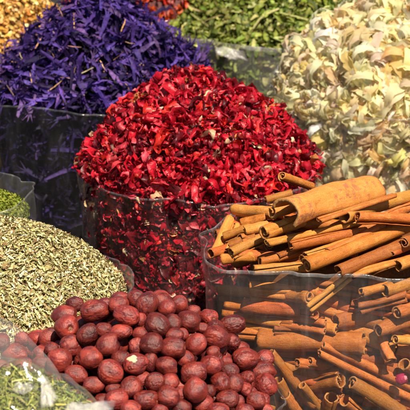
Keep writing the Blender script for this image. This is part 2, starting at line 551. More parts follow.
for i in range(8):
    r = np.random.default_rng(40 + i)
    parts = []
    n = 4 + i % 2
    for k in range(n):
        v, f = strip(7, 4, lambda t: 0.44 * (1 - 0.6 * t ** 2.2), r.uniform(1.2, 3.4), r.uniform(0.6, 1.6), r.uniform(-1.2, 1.2), 0.030, r, 0.6)
        v = v + [0.5, 0, 0]
        v = rot_xyz(v * 0.72, 0, -r.uniform(0.5, 1.15), 0)
        v = v + [0.10, 0, 0]
        parts.append((rot_xyz(v, 0, 0, 2 * PI * k / n + r.uniform(-.25, .25)), f))
    v, f = merge(parts)
    caly.append((v - [0, 0, 0.2], f))
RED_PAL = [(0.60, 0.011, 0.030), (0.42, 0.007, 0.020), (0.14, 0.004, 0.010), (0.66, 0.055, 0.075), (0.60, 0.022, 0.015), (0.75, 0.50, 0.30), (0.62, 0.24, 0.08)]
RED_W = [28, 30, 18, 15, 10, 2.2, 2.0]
s = Soup()
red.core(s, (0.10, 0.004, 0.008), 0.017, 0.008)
P, Q = red.top_points(2100, 0.99, (-0.016, 0.001)); s.scatter(pet, P, Q, 0.033, 0.8, RED_PAL, RED_W)
P, Q = red.top_points(1000, 1.0, (-0.010, 0.002)); s.scatter(caly, P, Q, 0.022, 1.6, RED_PAL, RED_W)
P, Q = red.top_points(600, 1.0, (-0.002, 0.006)); s.scatter(pet, P, Q, 0.032, 0.8, RED_PAL, RED_W)
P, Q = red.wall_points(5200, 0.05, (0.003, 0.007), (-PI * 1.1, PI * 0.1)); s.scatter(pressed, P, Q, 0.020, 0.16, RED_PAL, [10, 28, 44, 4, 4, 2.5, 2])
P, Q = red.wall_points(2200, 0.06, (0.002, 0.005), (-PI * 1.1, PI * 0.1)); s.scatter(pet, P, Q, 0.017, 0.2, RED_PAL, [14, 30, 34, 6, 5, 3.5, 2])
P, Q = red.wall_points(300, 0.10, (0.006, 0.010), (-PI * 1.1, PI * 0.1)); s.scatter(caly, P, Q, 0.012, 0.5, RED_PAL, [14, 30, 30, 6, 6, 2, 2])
tag(s.build('hibiscus_petals', red_m), 'heap of crimson dried hibiscus petals piled high above its clear bag', 'petals', kind='stuff')
red.film('plastic_bag', FILM, 'clear plastic bag filled with crimson hibiscus petals', rise=0.004, wob=0.002, seed=3, hem_mat=HEM)

# ------------------------------------------------------------------ PURPLE: dried blue-violet petals
pur = Sack(-0.152, 0.505, 0.165, 0.168, 0.250, 0.148, p=1.25, taper=0.06, lump=0.012, seed=2)
pur_m = flake_mat('violet_petal', 0.18, 0.6, 0.2, 300, 0.6)
pp = []
for i in range(12):
    r = np.random.default_rng(80 + i)
    a = r.uniform(0.12, 0.25)
    pp.append(strip(8, 3, lambda t, a=a: a * (0.3 + 0.7 * math.sin(PI * min(1.0, t * 0.85 + 0.1))), r.uniform(-2.2, 2.2), r.uniform(0.3, 1.3), r.uniform(-2, 2), 0.022, r, 0.35))
for i in range(6):                                   # florets split at the tip
    r = np.random.default_rng(95 + i)
    parts = [strip(4, 3, lambda t: 0.10 + 0.12 * t, r.uniform(-.6, .6), 0.8, 0.3, 0.015, r)]
    for k in (-1, 0, 1):
        v, f = strip(4, 3, lambda t: 0.16 * (1 - t) + 0.03, r.uniform(-1, 1), 0.6, 0.5, 0.015, r)
        v = rot_xyz((v + [0.5, 0, 0]) * 0.5, 0, r.uniform(-.4, .4), k * 0.5) + [0.45, 0, 0]
        parts.append((v, f))
    pp.append(merge(parts))
stem = [strip(6, 3, lambda t: 0.09, np.random.default_rng(k).uniform(-1.5, 1.5), 1.4, 0.5, 0.012, np.random.default_rng(k)) for k in range(4)]
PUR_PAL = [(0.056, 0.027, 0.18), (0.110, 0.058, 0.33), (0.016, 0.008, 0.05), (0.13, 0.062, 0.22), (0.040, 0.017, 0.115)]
s = Soup()
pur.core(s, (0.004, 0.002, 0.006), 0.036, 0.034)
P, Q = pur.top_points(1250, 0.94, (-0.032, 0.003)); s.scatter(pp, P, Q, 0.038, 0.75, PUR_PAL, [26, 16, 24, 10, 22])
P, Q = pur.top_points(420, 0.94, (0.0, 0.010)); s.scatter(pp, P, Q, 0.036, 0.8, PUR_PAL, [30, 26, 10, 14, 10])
P, Q = pur.top_points(150, 0.94, (-0.004, 0.008)); s.scatter(stem, P, Q, 0.020, 0.8, [(0.50, 0.27, 0.12), (0.36, 0.20, 0.15), (0.6, 0.42, 0.25)], [5, 4, 2])
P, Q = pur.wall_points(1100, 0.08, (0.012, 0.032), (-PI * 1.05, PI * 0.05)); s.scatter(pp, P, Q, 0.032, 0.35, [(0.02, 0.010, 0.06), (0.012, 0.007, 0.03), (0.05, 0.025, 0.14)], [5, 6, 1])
tag(s.build('violet_petals', pur_m), 'heap of dark violet dried petals mixed with tan stems behind the crimson heap', 'petals', kind='stuff')
pur.film('plastic_bag', FILM_DARK, 'clear plastic bag filled with dark violet petals', rise=0.006, wob=0.003, seed=7, hem_mat=HEM)

# ------------------------------------------------------------------ BEIGE small flowers, far left
bei = Sack(-0.420, 0.800, 0.22, 0.20, 0.24, 0.17, p=1.5, taper=0.05, lump=0.008, seed=3)
bei_m = flake_mat('pale_bud', 0.15, 0.7, 0.2, 300, 0.3)
bb = []
for i in range(5):
    r = np.random.default_rng(120 + i)
    parts = [strip(5, 5, lambda t: 0.9 * math.sin(PI * (t * 0.86 + 0.07)) ** 0.6, 1.6, 1.2, 0, 0.05, r), strip(4, 3, lambda t: 0.5 * math.sin(PI * (t * 0.8 + .1)), -1.2, -1, 1, 0.05, r)]
    bb.append(merge(parts))
s = Soup()
bei.core(s, (0.28, 0.15, 0.04), 0.008, 0.012)
P, Q = bei.top_points(7500, 1.02, (-0.006, 0.004)); s.scatter(bb, P, Q, 0.0100, 0.6, [(0.70, 0.40, 0.10), (0.80, 0.52, 0.18), (0.60, 0.29, 0.055), (0.86, 0.66, 0.32)], [5, 4, 3, 2])
P, Q = bei.wall_points(900, 0.12); s.scatter(bb, P, Q, 0.0125, 0.5, [(0.66, 0.41, 0.13), (0.52, 0.28, 0.07)], [1, 1])
tag(s.build('yellow_buds', bei_m), 'out of focus heap of tiny golden yellow dried buds behind the violet petals', 'buds', kind='stuff')
bei.film('plastic_bag', FILM, 'clear plastic bag filled with tiny golden yellow buds', seed=9, hem_mat=HEM)

# ------------------------------------------------------------------ ORANGE petals, far back
ora = Sack(-0.090, 1.02, 0.16, 0.13, 0.25, 0.20, p=1.6, lump=0.01, seed=4)
s = Soup()
ora.core(s, (0.12, 0.012, 0.006), 0.014, 0.012)
P, Q = ora.top_points(1500, 1.02, (-0.008, 0.005)); s.scatter(pet, P, Q, 0.026, 0.7, [(0.62, 0.065, 0.012), (0.5, 0.025, 0.010), (0.66, 0.12, 0.02), (0.2, 0.012, 0.008)], [5, 4, 3, 2])
P, Q = ora.wall_points(500, 0.12); s.scatter(pet, P, Q, 0.026, 0.6, [(0.5, 0.05, 0.012), (0.25, 0.02, 0.01)], [1, 1])
tag(s.build('orange_petals', red_m), 'orange red dried petals at the top edge behind the violet heap', 'petals', kind='stuff')
ora.film('plastic_bag', FILM, 'clear plastic bag filled with orange red petals', seed=11, hem_mat=HEM)

# ------------------------------------------------------------------ GREEN leaves, back
gre = Sack(0.130, 0.935, 0.205, 0.185, 0.236, 0.105, p=1.8, taper=0.04, lump=0.010, seed=5)
gre_m = flake_mat('green_leaf', 0.30, 0.55, 0.35, 200, 0.35)
gl = []
for i in range(12):
    r = np.random.default_rng(140 + i)
    a = r.uniform(0.35, 0.6)
    gl.append(strip(7, 4, lambda t, a=a: a * math.sin(PI * (0.06 + t * 0.9)) ** 0.8, r.uniform(-2, 2), r.uniform(0.3, 1.3), r.uniform(-1.4, 1.4), 0.03, r, 0.3))
GRE_PAL = [(0.21, 0.27, 0.032), (0.34, 0.39, 0.075), (0.080, 0.115, 0.014), (0.50, 0.50, 0.18), (0.16, 0.15, 0.03)]
s = Soup()
gre.core(s, (0.12, 0.12, 0.035), 0.016, 0.009)
P, Q = gre.top_points(4600, 1.02, (-0.012, 0.005)); s.scatter(gl, P, Q, 0.020, 0.7, GRE_PAL, [6, 5, 4, 3, 2])
P, Q = gre.wall_points(2600, 0.10, (0.003, 0.009)); s.scatter(gl, P, Q, 0.024, 0.3, GRE_PAL, [5, 2, 6, 1, 4])
P, Q = gre.top_points(60, 0.95, (0.0, 0.008)); s.scatter(stem, P, Q, 0.05, 0.3, [(0.42, 0.36, 0.14)], [1])
tag(s.build('green_leaves', gre_m), 'heap of curled dry green leaves at the back between violet and white heaps', 'leaves', kind='stuff')
gbag = gre.film('plastic_bag', film_mat('clear_film_back', 0.09, streak=0.16), 'clear plastic bag with a bright creased rim filled with green leaves', rise=0.008, wob=0.006, seed=13, hem=0.006, hem_mat=film_mat('film_hem_back', 0.08, streak=0.5))

# ------------------------------------------------------------------ WHITE shavings, back right
whi = Sack(0.290, 0.505, 0.188, 0.185, 0.250, 0.140, p=1.8, taper=0.0, lump=0.012, seed=6)
whi_m = flake_mat('white_shaving', 0.60, 0.5, 0.25, 90, 0.06, 0.0006)
wl = []
for i in range(14):
    r = np.random.default_rng(170 + i)
    a = r.uniform(0.08, 0.20)
    wl.append(strip(14, 4, lambda t, a=a: a * (0.35 + 0.65 * math.sin(PI * (0.05 + t * 0.9))), r.uniform(-1.8, 1.8), r.uniform(0.2, 0.8) * r.choice([-1, 1]), r.uniform(-1.8, 1.8), 0.010, r, 0.8))
for i in range(6):                                   # broad thin ruffled sheets
    r = np.random.default_rng(820 + i)
    a = r.uniform(0.15, 0.24)
    wl.append(strip(16, 6, lambda t, a=a: a * (0.4 + 0.6 * math.sin(PI * (0.05 + t * 0.9))) * (1 + 0.15 * math.sin(t * 19)), r.uniform(-1.5, 1.5), r.uniform(0.2, 0.9) * r.choice([-1, 1]), r.uniform(-1.2, 1.2), 0.016, r, 1.0))
WHI_PAL = [(0.93, 0.80, 0.52), (0.93, 0.75, 0.43), (0.93, 0.86, 0.64), (0.93, 0.66, 0.28)]
s = Soup()
whi.core(s, (0.93, 0.76, 0.42), 0.010, 0.012)
P, Q = whi.top_points(3600, 0.88, (-0.010, 0.002)); s.scatter(wl, P, Q, 0.080, 0.17, WHI_PAL, [6, 4, 4, 1.2])
P, Q = whi.top_points(900, 0.97, (-0.012, -0.002)); s.scatter(wl, P, Q, 0.045, 0.20, WHI_PAL, [6, 4, 4, 1.2])
P, Q = whi.top_points(220, 0.88, (0.0, 0.005)); s.scatter(wl, P, Q, 0.060, 0.3, WHI_PAL, [6, 2, 6, 0.5])
P, Q = whi.wall_points(3600, 0.06, (0.004, 0.012), (-PI * 1.1, PI * 0.1)); s.scatter(wl, P, Q, 0.066, 0.08, WHI_PAL, [4, 5, 2, 2])
tag(s.build('white_shavings', whi_m), 'bright heap of curly creamy white shavings at the right behind the cinnamon', 'shavings', kind='stuff')
whi.film('plastic_bag', film_mat('clear_film_white', 0.03, streak=0.10, bstr=0.6), 'crinkled clear plastic bag filled with creamy white shavings', rise=0.004, wob=0.010, seed=17, hem_mat=HEM)

# ------------------------------------------------------------------ SMALL GREEN powder, left
pow_ = Sack(-0.282, 0.062, 0.076, 0.072, 0.222, 0.018, p=1.6, taper=0.02, lump=0.004, seed=7)
pow_m = flake_mat('green_powder', 0.12, 0.8, 0.15, 600, 0.4)
s = Soup()
pow_.core(s, (0.16, 0.20, 0.02), 0.003, 0.004)
P, Q = pow_.top_points(5200, 0.99, (-0.003, 0.001)); s.scatter(gl, P, Q, 0.0048, 0.7, [(0.19, 0.23, 0.025), (0.13, 0.17, 0.017), (0.27, 0.30, 0.045)], [4, 3, 3])
P, Q = pow_.wall_points(2200, 0.14, (0.001, 0.004)); s.scatter(gl, P, Q, 0.0048, 0.6, [(0.2, 0.26, 0.03), (0.14, 0.19, 0.02)], [1, 1])
tag(s.build('ground_herb', pow_m), 'small mound of fine bright green ground herb at the left edge', 'herb', kind='stuff')
pow_.film('plastic_bag', FILM_SEED, 'small clear plastic bag holding fine green ground herb', rise=0.022, wob=0.004, seed=19, hem_mat=HEM, nth=96)

# ------------------------------------------------------------------ SEEDS: pale crushed herb flakes, left
see = Sack(-0.214, -0.146, 0.130, 0.126, 0.206, 0.080, p=1.9, taper=0.04, lump=0.005, seed=8)
see_m = flake_mat('pale_flake', 0.12, 0.6, 0.3, 700, 0.3)
sl_ = []
for i in range(10):
    r = np.random.default_rng(210 + i)
    a = r.uniform(0.18, 0.42)
    sl_.append(strip(5, 3, lambda t, a=a: a * math.sin(PI * (0.07 + t * 0.87)) ** 0.7, r.uniform(-1.3, 1.3), r.uniform(0.4, 1.4), r.uniform(-.8, .8), 0.03, r))
SEE_PAL = [(0.60, 0.50, 0.25), (0.46, 0.39, 0.175), (0.30, 0.255, 0.095), (0.78, 0.68, 0.43), (0.26, 0.15, 0.06), (0.35, 0.33, 0.125)]
s = Soup()
see.core(s, (0.16, 0.12, 0.03), 0.005, 0.006)
P, Q = see.top_points(23000, 1.0, (-0.004, 0.0025)); s.scatter(sl_, P, Q, 0.0060, 0.55, SEE_PAL, [6, 5, 4, 4, 2, 3])
P, Q = see.wall_points(5000, 0.11, (0.001, 0.006), (-PI * 0.9, PI * 0.25)); s.scatter(sl_, P, Q, 0.0072, 0.5, SEE_PAL, [6, 5, 4, 3, 2, 3])
tag(s.build('herb_flakes', see_m), 'wide heap of pale straw green crushed herb flakes left of the jujubes', 'herb', kind='stuff')
see.film('plastic_bag', FILM_SEED, 'clear plastic bag filled with pale straw green flakes', rise=0.002, wob=0.003, dip=lambda th: 0.012 * np.clip(np.cos(th + 0.2), 0, 1) ** 3, seed=23, hem_mat=HEM)

# ------------------------------------------------------------------ JUJUBES
juj = Sack(-0.0625, -0.358, 0.128, 0.118, 0.196, 0.092, p=1.75, taper=0.05, lump=0.002, seed=9, peak=(0.006, 0.0))
jm = jujube_mat()
scar_m = plain_mat('stem_scar', (0.10, 0.035, 0.02), (0.30, 0.15, 0.08), 6, 0.75, 0.0006)
pulp_m = plain_mat('dry_pulp', (0.55, 0.36, 0.20), (0.72, 0.55, 0.36), 7, 0.8, 0.0012)


def jujube_mesh(k, wrinkle=1.0, pulp=False):
    """unit-radius dried fruit, longer along z, wrinkled, dimpled at the stem"""
    g = np.random.default_rng(300 + k)
    nth, nph = 90, 56
    V, C = [], []
    off = Vector(g.uniform(-9, 9, 3)); el = g.uniform(1.10, 1.30); fx = g.uniform(0.93, 1.03)
    for i in range(nph):
        ph = PI * i / (nph - 1)
        for j in range(nth):
            th = 2 * PI * j / nth
            d = Vector((math.sin(ph) * math.cos(th), math.sin(ph) * math.sin(th), math.cos(ph)))
            q = Vector((d.x, d.y, d.z * 0.72))
            w = noise.noise(q * 1.1 + off) * 0.15
            wp = Vector((noise.noise(q * 2 + off), noise.noise(q * 2 - off), noise.noise(q * 2.3 + off * 0.5))) * 0.7
            q2 = Vector((d.x, d.y, d.z * 0.5)) + wp * 0.35
            a = noise.noise(q2 * 2.6 + off)
            a2 = noise.noise(q2 * 5.2 - off)
            msk = min(1.0, max(0.0, 0.55 + 1.5 * noise.noise(q * 1.7 - off * 2)))       # smooth here, shrivelled there
            ridge = math.exp(-(a / 0.075) ** 2) * (0.45 + 0.55 * msk)
            b = math.exp(-(a2 / 0.10) ** 2) * msk
            wr = (ridge * 0.056 + b * 0.026) * wrinkle * min(1.0, 0.25 + math.sin(ph))
            dim = -0.20 * math.exp(-(ph / 0.30) ** 2) - 0.10 * math.exp(-((PI - ph) / 0.25) ** 2)
            r = 1 + w - wr + dim
            V.append((d.x * r * fx, d.y * r, d.z * r * el))
            c = 0.62 - (ridge * 0.5 + b * 0.3) * wrinkle + 0.55 * noise.noise(q * 1.6 - off) + 0.2 * msk
            C.append((min(max(c, 0), 1),) * 3)
    idx = np.arange(nph * nth).reshape(nph, nth); nx = np.roll(idx, -1, 1)
    F = np.stack([idx[:-1], idx[1:], nx[1:], nx[:-1]], -1).reshape(-1, 4)
    V = np.array(V)
    me = mesh_from('jujube', V, F, [jm, pulp_m], True, np.array(C))
    return me, el


J_PROTO = [jujube_mesh(k, [0.9, 0.6, 1.2, 1.0, 0.5, 1.4, 0.8, 1.1, 0.7, 1.3, 0.95, 0.35][k]) for k in range(12)]


def scar_mesh():
    """little round stem scar: ring, pit and a stub"""
    prof = [(0.0, 0.03), (0.035, 0.025), (0.05, -0.01), (0.09, -0.012), (0.13, 0.028), (0.17, 0.018), (0.205, -0.02), (0.2, -0.07)]
    n = 14
    V = [(r * math.cos(2 * PI * j / n) * (1 + .1 * math.sin(3 * j)), r * math.sin(2 * PI * j / n), z) for r, z in prof for j in range(n)]
    idx = np.arange(len(V)).reshape(len(prof), n); nx = np.roll(idx, -1, 1)
    return mesh_from('stem_scar', V, np.stack([idx[:-1], idx[1:], nx[1:], nx[:-1]], -1).reshape(-1, 4), scar_m)


SCAR = scar_mesh()
JG = 'dried jujubes heaped in the front bag'
# photo pixel centre, width, height, pushed back (in radii), long-axis tilt in the picture (deg), stem towards camera?, proto, label
JL = [
    (14, 353, 28, 21, 0.0, 5, 0, 1, 'long blurred red jujube at the far left edge behind the hazy film'),
    (31, 348, 17, 16, 0.7, 0, 0, 3, None), (2, 343, 19, 17, 0.6, 0, 0, 6, None), (24, 366, 22, 19, -0.2, 10, 0, 11, None), (2, 368, 24, 20, -0.1, 0, 0, 4, None), (52, 349, 16, 15, 0.6, 0, 0, 2, None), (22, 340, 16, 14, 1.0, 0, 0, 9, None), (38, 340, 24, 19, 0.6, 20, 0, 4, 'dim jujube high at the left seen through milky film against the pale flakes'),
    (41, 353, 15, 15, 0.2, 0, 0, 6, None), (41, 364, 19, 15, -0.2, -10, 0, 5, 'mottled purple red jujube low at the left just above the green herb bag'),
    (66.5, 327, 27, 24, -0.3, -25, 1, 8, 'plump dark jujube showing a ringed stem scar beside the pale flakes'),
    (66, 313, 28, 20, 0.5, 15, 0, 4, 'dull red jujube behind the one with the ringed stem scar'),
    (73, 306, 19, 15, 1.2, 0, 0, 6, None),
    (95, 311, 30, 21, 0.0, 6, 0, 0, 'long glossy red jujube at the heap top touching the pale flakes'),
    (89, 334, 24, 20, 0.0, 40, 0, 2, 'bright orange red wrinkled jujube below the long glossy one'),
    (102, 330, 17, 14, 0.7, 0, 0, 9, None), (119, 305, 22, 17, 0.8, 10, 0, 4, 'smooth rosy jujube by the clear corner of the flake bag'),
    (128, 318, 27, 21, 0.0, -18, 0, 5, 'deeply wrinkled purple brown jujube left of the topmost fruit'),
    (121, 330, 25, 16, 0.3, 8, 0, 9, 'shrivelled jujube with a bright red wrinkled belly in the upper left of the heap'),
    (108, 345, 25, 22, 0.1, 30, 0, 1, 'dark brownish jujube right of the shiny spotted one'),
    (90.5, 358, 23, 23, -0.1, 0, 0, 11, 'round smooth jujube with a bright shiny spot behind the film'),
    (70, 347, 24, 22, 0.2, 20, 0, 6, None), (60, 359, 26, 26, -0.2, 0, 0, 8, 'large round dusty jujube under the hazy film above the herb bag'),
    (49, 338, 23, 20, 0.6, 20, 0, 4, None), (76, 375, 25, 19, -0.1, -12, 0, 10, 'oval jujube lying along the upper edge of the green herb bag'),
    (111, 373, 27, 24, 0.0, -35, 0, 2, 'rough scaly red jujube left of the cracked one'),
    (121, 359, 20, 18, 0.6, 0, 0, 3, None), (94, 385, 23, 16, 0.2, 0, 0, 7, None),
    (137, 364, 25, 22, -0.1, 0, 0, 5, 'cracked jujube with a pale torn patch in its skin'),
    (131, 388, 23, 20, 0.0, 20, 0, 0, None), (118, 399, 25, 20, 0.0, 10, 0, 3, 'matte jujube right of the white folded corner of the herb bag'),
    (113, 388, 16, 14, 0.7, 0, 0, 6, None), (131, 408, 22, 18, -0.1, 0, 0, 8, None), (103, 401, 18, 16, 0.5, 0, 0, 9, None),
    (147, 304, 24, 26, 0.0, -35, 0, 0, 'topmost round red jujube standing out against the dark gap'),
    (167, 308, 20, 19, 0.5, 60, 0, 4, 'dusky jujube just right of the topmost one'), (179, 304, 19, 17, 0.9, 0, 0, 6, 'orange red jujube on the skyline of the heap, second right of the topmost'),
    (194, 311, 14, 13, 1.2, 0, 0, 3, None), (209, 318.5, 24, 18, 0.2, -15, 1, 7, 'bright red jujube with a dark stem pit near the dark brown one at the right'),
    (189, 321, 25, 21, 0.0, -20, 0, 1, 'scuffed red jujube with pale grazes in the top right rows'),
    (232, 325, 28, 20, 0.0, 8, 0, 9, 'dark brown shrivelled jujube against the cinnamon bag'),
    (157, 325, 27, 24, -0.2, -35, 0, 10, 'large smooth red jujube below the topmost one'), (173, 323, 19, 19, 0.5, 0, 0, 4, None),
    (138, 319, 14, 15, 0.8, 0, 0, 6, None), (215, 336.5, 28, 23, 0.0, -25, 0, 0, 'big oval jujube below and left of the dark brown one'),
    (231, 342, 18, 18, 0.5, 0, 1, 2, None), (196, 344, 22, 23, -0.1, 30, 0, 11, 'dull matte plum dark jujube with a long crease in mid heap'),
    (173, 349, 27, 22, -0.1, 5, 0, 8, 'broad mauve red jujube in the centre of the heap'), (175, 336, 21, 14, 0.6, 0, 0, 3, None),
    (150, 344, 25, 21, 0.1, -10, 0, 6, 'dusty plum jujube with a dark pit left of the broad mauve one'), (138, 346, 15, 18, 0.5, 0, 0, 9, None), (141, 334, 17, 14, 0.7, 0, 0, 1, None),
    (245, 359, 29, 23, -0.2, -5, 0, 10, 'largest jujube at the right, smooth and lumpy beside the cinnamon bag'), (240, 349, 20, 15, 0.5, 0, 0, 8, None),
    (265, 359, 19, 17, 0.2, 0, 0, 3, 'small dim jujube tucked at the far right against the cinnamon bag'),
    (213, 352, 15, 14, 0.7, 0, 0, 4, None), (212, 366, 24, 22, -0.1, 20, 0, 5, 'coarsely wrinkled red jujube left of the largest one'),
    (194, 373, 28, 23, 0.0, 12, 0, 7, 'bright orange red oval jujube in the lower middle of the heap'), (185.5, 359, 17, 18, 0.6, 0, 0, 6, None),
    (167, 368, 23, 19, 0.1, -15, 0, 1, None), (150, 362, 15, 20, 0.3, 0, 0, 2, None), (155, 382, 20, 20, 0.1, 0, 0, 9, 'deeply furrowed crimson jujube below the cracked one'),
    (169, 380, 20, 19, 0.3, 0, 0, 4, None), (195, 390, 25, 26, -0.2, 60, 0, 11, 'smooth dark red upright jujube at the lower middle'),
    (220, 383, 23, 21, 0.0, 10, 1, 0, 'red jujube with a puckered stem hollow left of a greyish one'), (233, 381, 17, 20, 0.4, 0, 0, 3, None),
    (230, 372, 19, 17, 0.3, -30, 0, 5, None), (227, 363, 13, 12, 0.7, 0, 0, 6, None),
    (263, 372, 27, 20, 0.0, 12, 0, 8, 'dusky mauve jujube resting on the rough one at the right rim'), (247, 377.5, 16, 15, 0.4, 0, 1, 9, 'small shrivelled jujube end with star shaped stem scar at the right'),
    (266, 385, 23, 25, -0.3, 30, 0, 2, 'rough bright red jujube at the right rim of the bag'), (245, 390, 21, 15, 0.3, -8, 1, 5, 'small grey brown jujube with a pale stem dot near the right rim'),
    (227, 398, 23, 19, -0.1, 0, 0, 7, 'pale grazed jujube at the bottom right of the heap'), (256, 401, 21, 18, -0.2, -20, 0, 10, 'lowest right jujube showing above the bag film'),
    (238, 402, 15, 14, 0.4, 0, 0, 3, None), (167, 398, 24, 22, -0.1, -20, 0, 0, None), (147, 401, 27, 20, 0.0, 6, 0, 9, 'crinkled dark jujube at the bottom edge left of centre'),
    (160, 408, 18, 16, 0.1, 0, 0, 8, None), (206, 405, 22, 18, 0.1, 0, 0, 1, None), (182, 408, 20, 18, 0.0, 0, 0, 4, None), (215, 411, 24, 20, -0.2, 0, 0, 2, None), (244, 413, 22, 20, -0.2, 0, 0, 6, None), (263, 411, 19, 18, -0.1, 0, 0, 0, None),
    (180, 393, 15, 16, 0.6, 0, 0, 5, None), (209, 391, 14, 15, 0.7, 0, 0, 3, None), (143, 379, 16, 16, 0.6, 0, 0, 7, None), (181, 334, 14, 13, 0.9, 0, 0, 8, None), (203, 329, 14, 12, 0.9, 0, 0, 2, None),
]
JGEN = 'plain wrinkled dark red jujube among its neighbours with no mark of its own'
JHID = 'shadowed jujube half buried deep between the other fruits'
cen, rad = [], []
for (px, py, w_, h_, bk, ti, st, pr, lb) in JL:
    p = juj.hit(px, py)
    r = 0.5 * math.sqrt(w_ * h_) * depth(p) / FPX
    p = p + ray(px, py) * (bk * r)
    cen.append(p); rad.append(r)
cen = np.array(cen); rad = np.array(rad); home = cen.copy()
for it in range(60):
    d = cen[:, None] - cen[None]
    L = np.linalg.norm(d, axis=2) + np.eye(len(cen))
    ov = np.clip(0.90 * (rad[:, None] + rad[None]) - L, 0, None); np.fill_diagonal(ov, 0)
    mv = (d / L[..., None] * ov[..., None]).sum(1) * 0.30
    # move mostly along the line of sight
    dirs = (cen - CAM) / np.linalg.norm(cen - CAM, axis=1, keepdims=True)
    along = (mv * dirs).sum(1, keepdims=True) * dirs
    cen = cen + along * 1.1 + (mv - along) * 0.35 + (home - cen) * 0.04
nj = len(cen)
# fruit under the top layer, thrown in where there is room
tries = 0
extra = []
cl, rl = list(cen), list(rad)
while tries < 9000 and len(extra) < 150:
    tries += 1
    a = RNG.uniform(0, 2 * PI); q = math.sqrt(RNG.uniform(0, 1))
    x, y = juj.ring(a, q * 0.94)
    if y > juj.cy + 0.075: continue
    r = RNG.uniform(0.0085, 0.0115)
    z = float(juj.z(np.array(x), np.array(y))) - RNG.uniform(0.002, 0.024)
    p = np.array([x, y, z])
    C_ = np.array(cl); R_ = np.array(rl)
    if (np.linalg.norm(C_ - p, axis=1) < 0.86 * (R_ + r)).any(): continue
    # keep the listed fruit unobstructed: only behind them along the sight line
    dcam = np.linalg.norm(p - CAM); dr = (p - CAM) / dcam
    k = (C_[:nj] - CAM) @ dr
    perp = np.linalg.norm((C_[:nj] - CAM) - k[:, None] * dr, axis=1)
    if ((perp < 0.75 * R_[:nj]) & (k > dcam)).any(): continue
    cl.append(p); rl.append(r); extra.append(p)


def place_jujube(p, r, pr, quat, label, zs=1.0):
    me, el = J_PROTO[pr]
    o = bpy.data.objects.new('jujube', me); COL.objects.link(o)
    o.location = p; o.rotation_mode = 'QUATERNION'; o.rotation_quaternion = quat
    o.scale = (r, r, r * zs)
    tag(o, label, 'jujube', JG)
    c = bpy.data.objects.new('stem_scar', SCAR); COL.objects.link(c); c.parent = o
    c.location = (0, 0, el * 0.815)
    return o


for i, (px, py, w_, h_, bk, ti, st, pr, lb) in enumerate(JL):
    p = cen[i]
    me, el = J_PROTO[pr]
    tr = math.radians(ti)
    ax = RGT * math.cos(tr) + UPV * math.sin(tr)
    if h_ > w_ * 1.05: ax = -RGT * math.sin(tr) + UPV * math.cos(tr)
    if st: ax = ax * 0.45 - FWD * 0.9 + UPV * 0.1
    else: ax = ax * random.choice([-1, 1]) - FWD * random.uniform(-0.45, 0.25)
    ax = Vector(ax).normalized()
    q = ax.to_track_quat('Z', 'Y') @ Matrix.Rotation(random.uniform(0, 6.28), 3, 'Z').to_quaternion()
    asp = max(w_, h_) / min(w_, h_)
    rr = 0.5 * min(w_, h_) * depth(p) / FPX * (1.04 if asp > 1.1 else 1.0)
    zs = max(0.86, min(1.22, asp / el)) if not st else 1.0
    o = place_jujube(p, rr, pr, q, lb or JGEN, zs)
    if lb and 'pale torn patch' in lb:
        # the torn skin: a ragged cap of dry pulp on the side that faces the viewer
        n = 26
        d0 = q.inverted() @ Vector(-FWD * 0.75 + UPV * 0.55 - RGT * 0.30).normalized()
        t1 = d0.orthogonal().normalized(); t2 = d0.cross(t1)
        V, F = [], []
        for k in range(6):
            for j in range(n):
                a = 2 * PI * j / n
                e = 0.50 * k / 5 * (1 + 0.22 * math.sin(3 * a + 1) + 0.13 * math.sin(7 * a))
                dd = (d0 + (t1 * math.cos(a) * 1.2 + t2 * math.sin(a) * 0.8) * e).normalized()
                best = min(me.vertices, key=lambda v: (v.co.normalized() - dd).length_squared).co.length
                V.append(dd * (best * (1.02 if k < 5 else 0.97) + 0.02 * random.random()))
        idx = np.arange(6 * n).reshape(6, n); nx = np.roll(idx, -1, 1)
        link('torn_patch', mesh_from('torn_patch', [tuple(v) for v in V], np.stack([idx[:-1], idx[1:], nx[1:], nx[:-1]], -1).reshape(-1, 4), pulp_m), o)
for p, r in zip(extra, rl[nj:]):
    q = Vector(RNG.normal(0, 1, 3)).to_track_quat('Z', 'Y')
    place_jujube(p, r, int(RNG.integers(0, 12)), q, JHID)
# solid core under the fruit, coloured dark in place of the shaded gaps
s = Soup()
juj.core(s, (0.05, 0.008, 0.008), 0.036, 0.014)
tag(s.build('jujube_heap_core', flake_mat('jujube_core_dark', 0.0, 0.9, 0.1, 400, 0.4)), 'dark red solid filler inside the bag under the jujubes', 'filler', kind='stuff')
juj.film('plastic_bag', FILM_SEED, 'clear plastic bag holding the red jujubes', rise=0.000, wob=0.003, seed=29, out=0.006, hem_mat=HEM)

# ------------------------------------------------------------------ CINNAMON
cin = Sack(0.136, -0.112, 0.128, 0.088, 0.250, 0.046, p=2.4, e=3.3, taper=0.02, lump=0.001, seed=10, peak=(0.0, 0.02))
cm = cinnamon_mat('cinnamon_bark', (0.50, 0.178, 0.030), (0.29, 0.080, 0.012), (0.64, 0.32, 0.085))
cm_red = cinnamon_mat('cinnamon_bark_rough', (0.44, 0.125, 0.020), (0.26, 0.058, 0.009), (0.62, 0.27, 0.07))
cm_pale = cinnamon_mat('cinnamon_bark_pale', (0.60, 0.255, 0.050), (0.42, 0.15, 0.024), (0.72, 0.40, 0.12))
cm_cut = plain_mat('cinnamon_cut', (0.26, 0.10, 0.030), (0.50, 0.25, 0.08), 1200, 0.8, 0.0008)


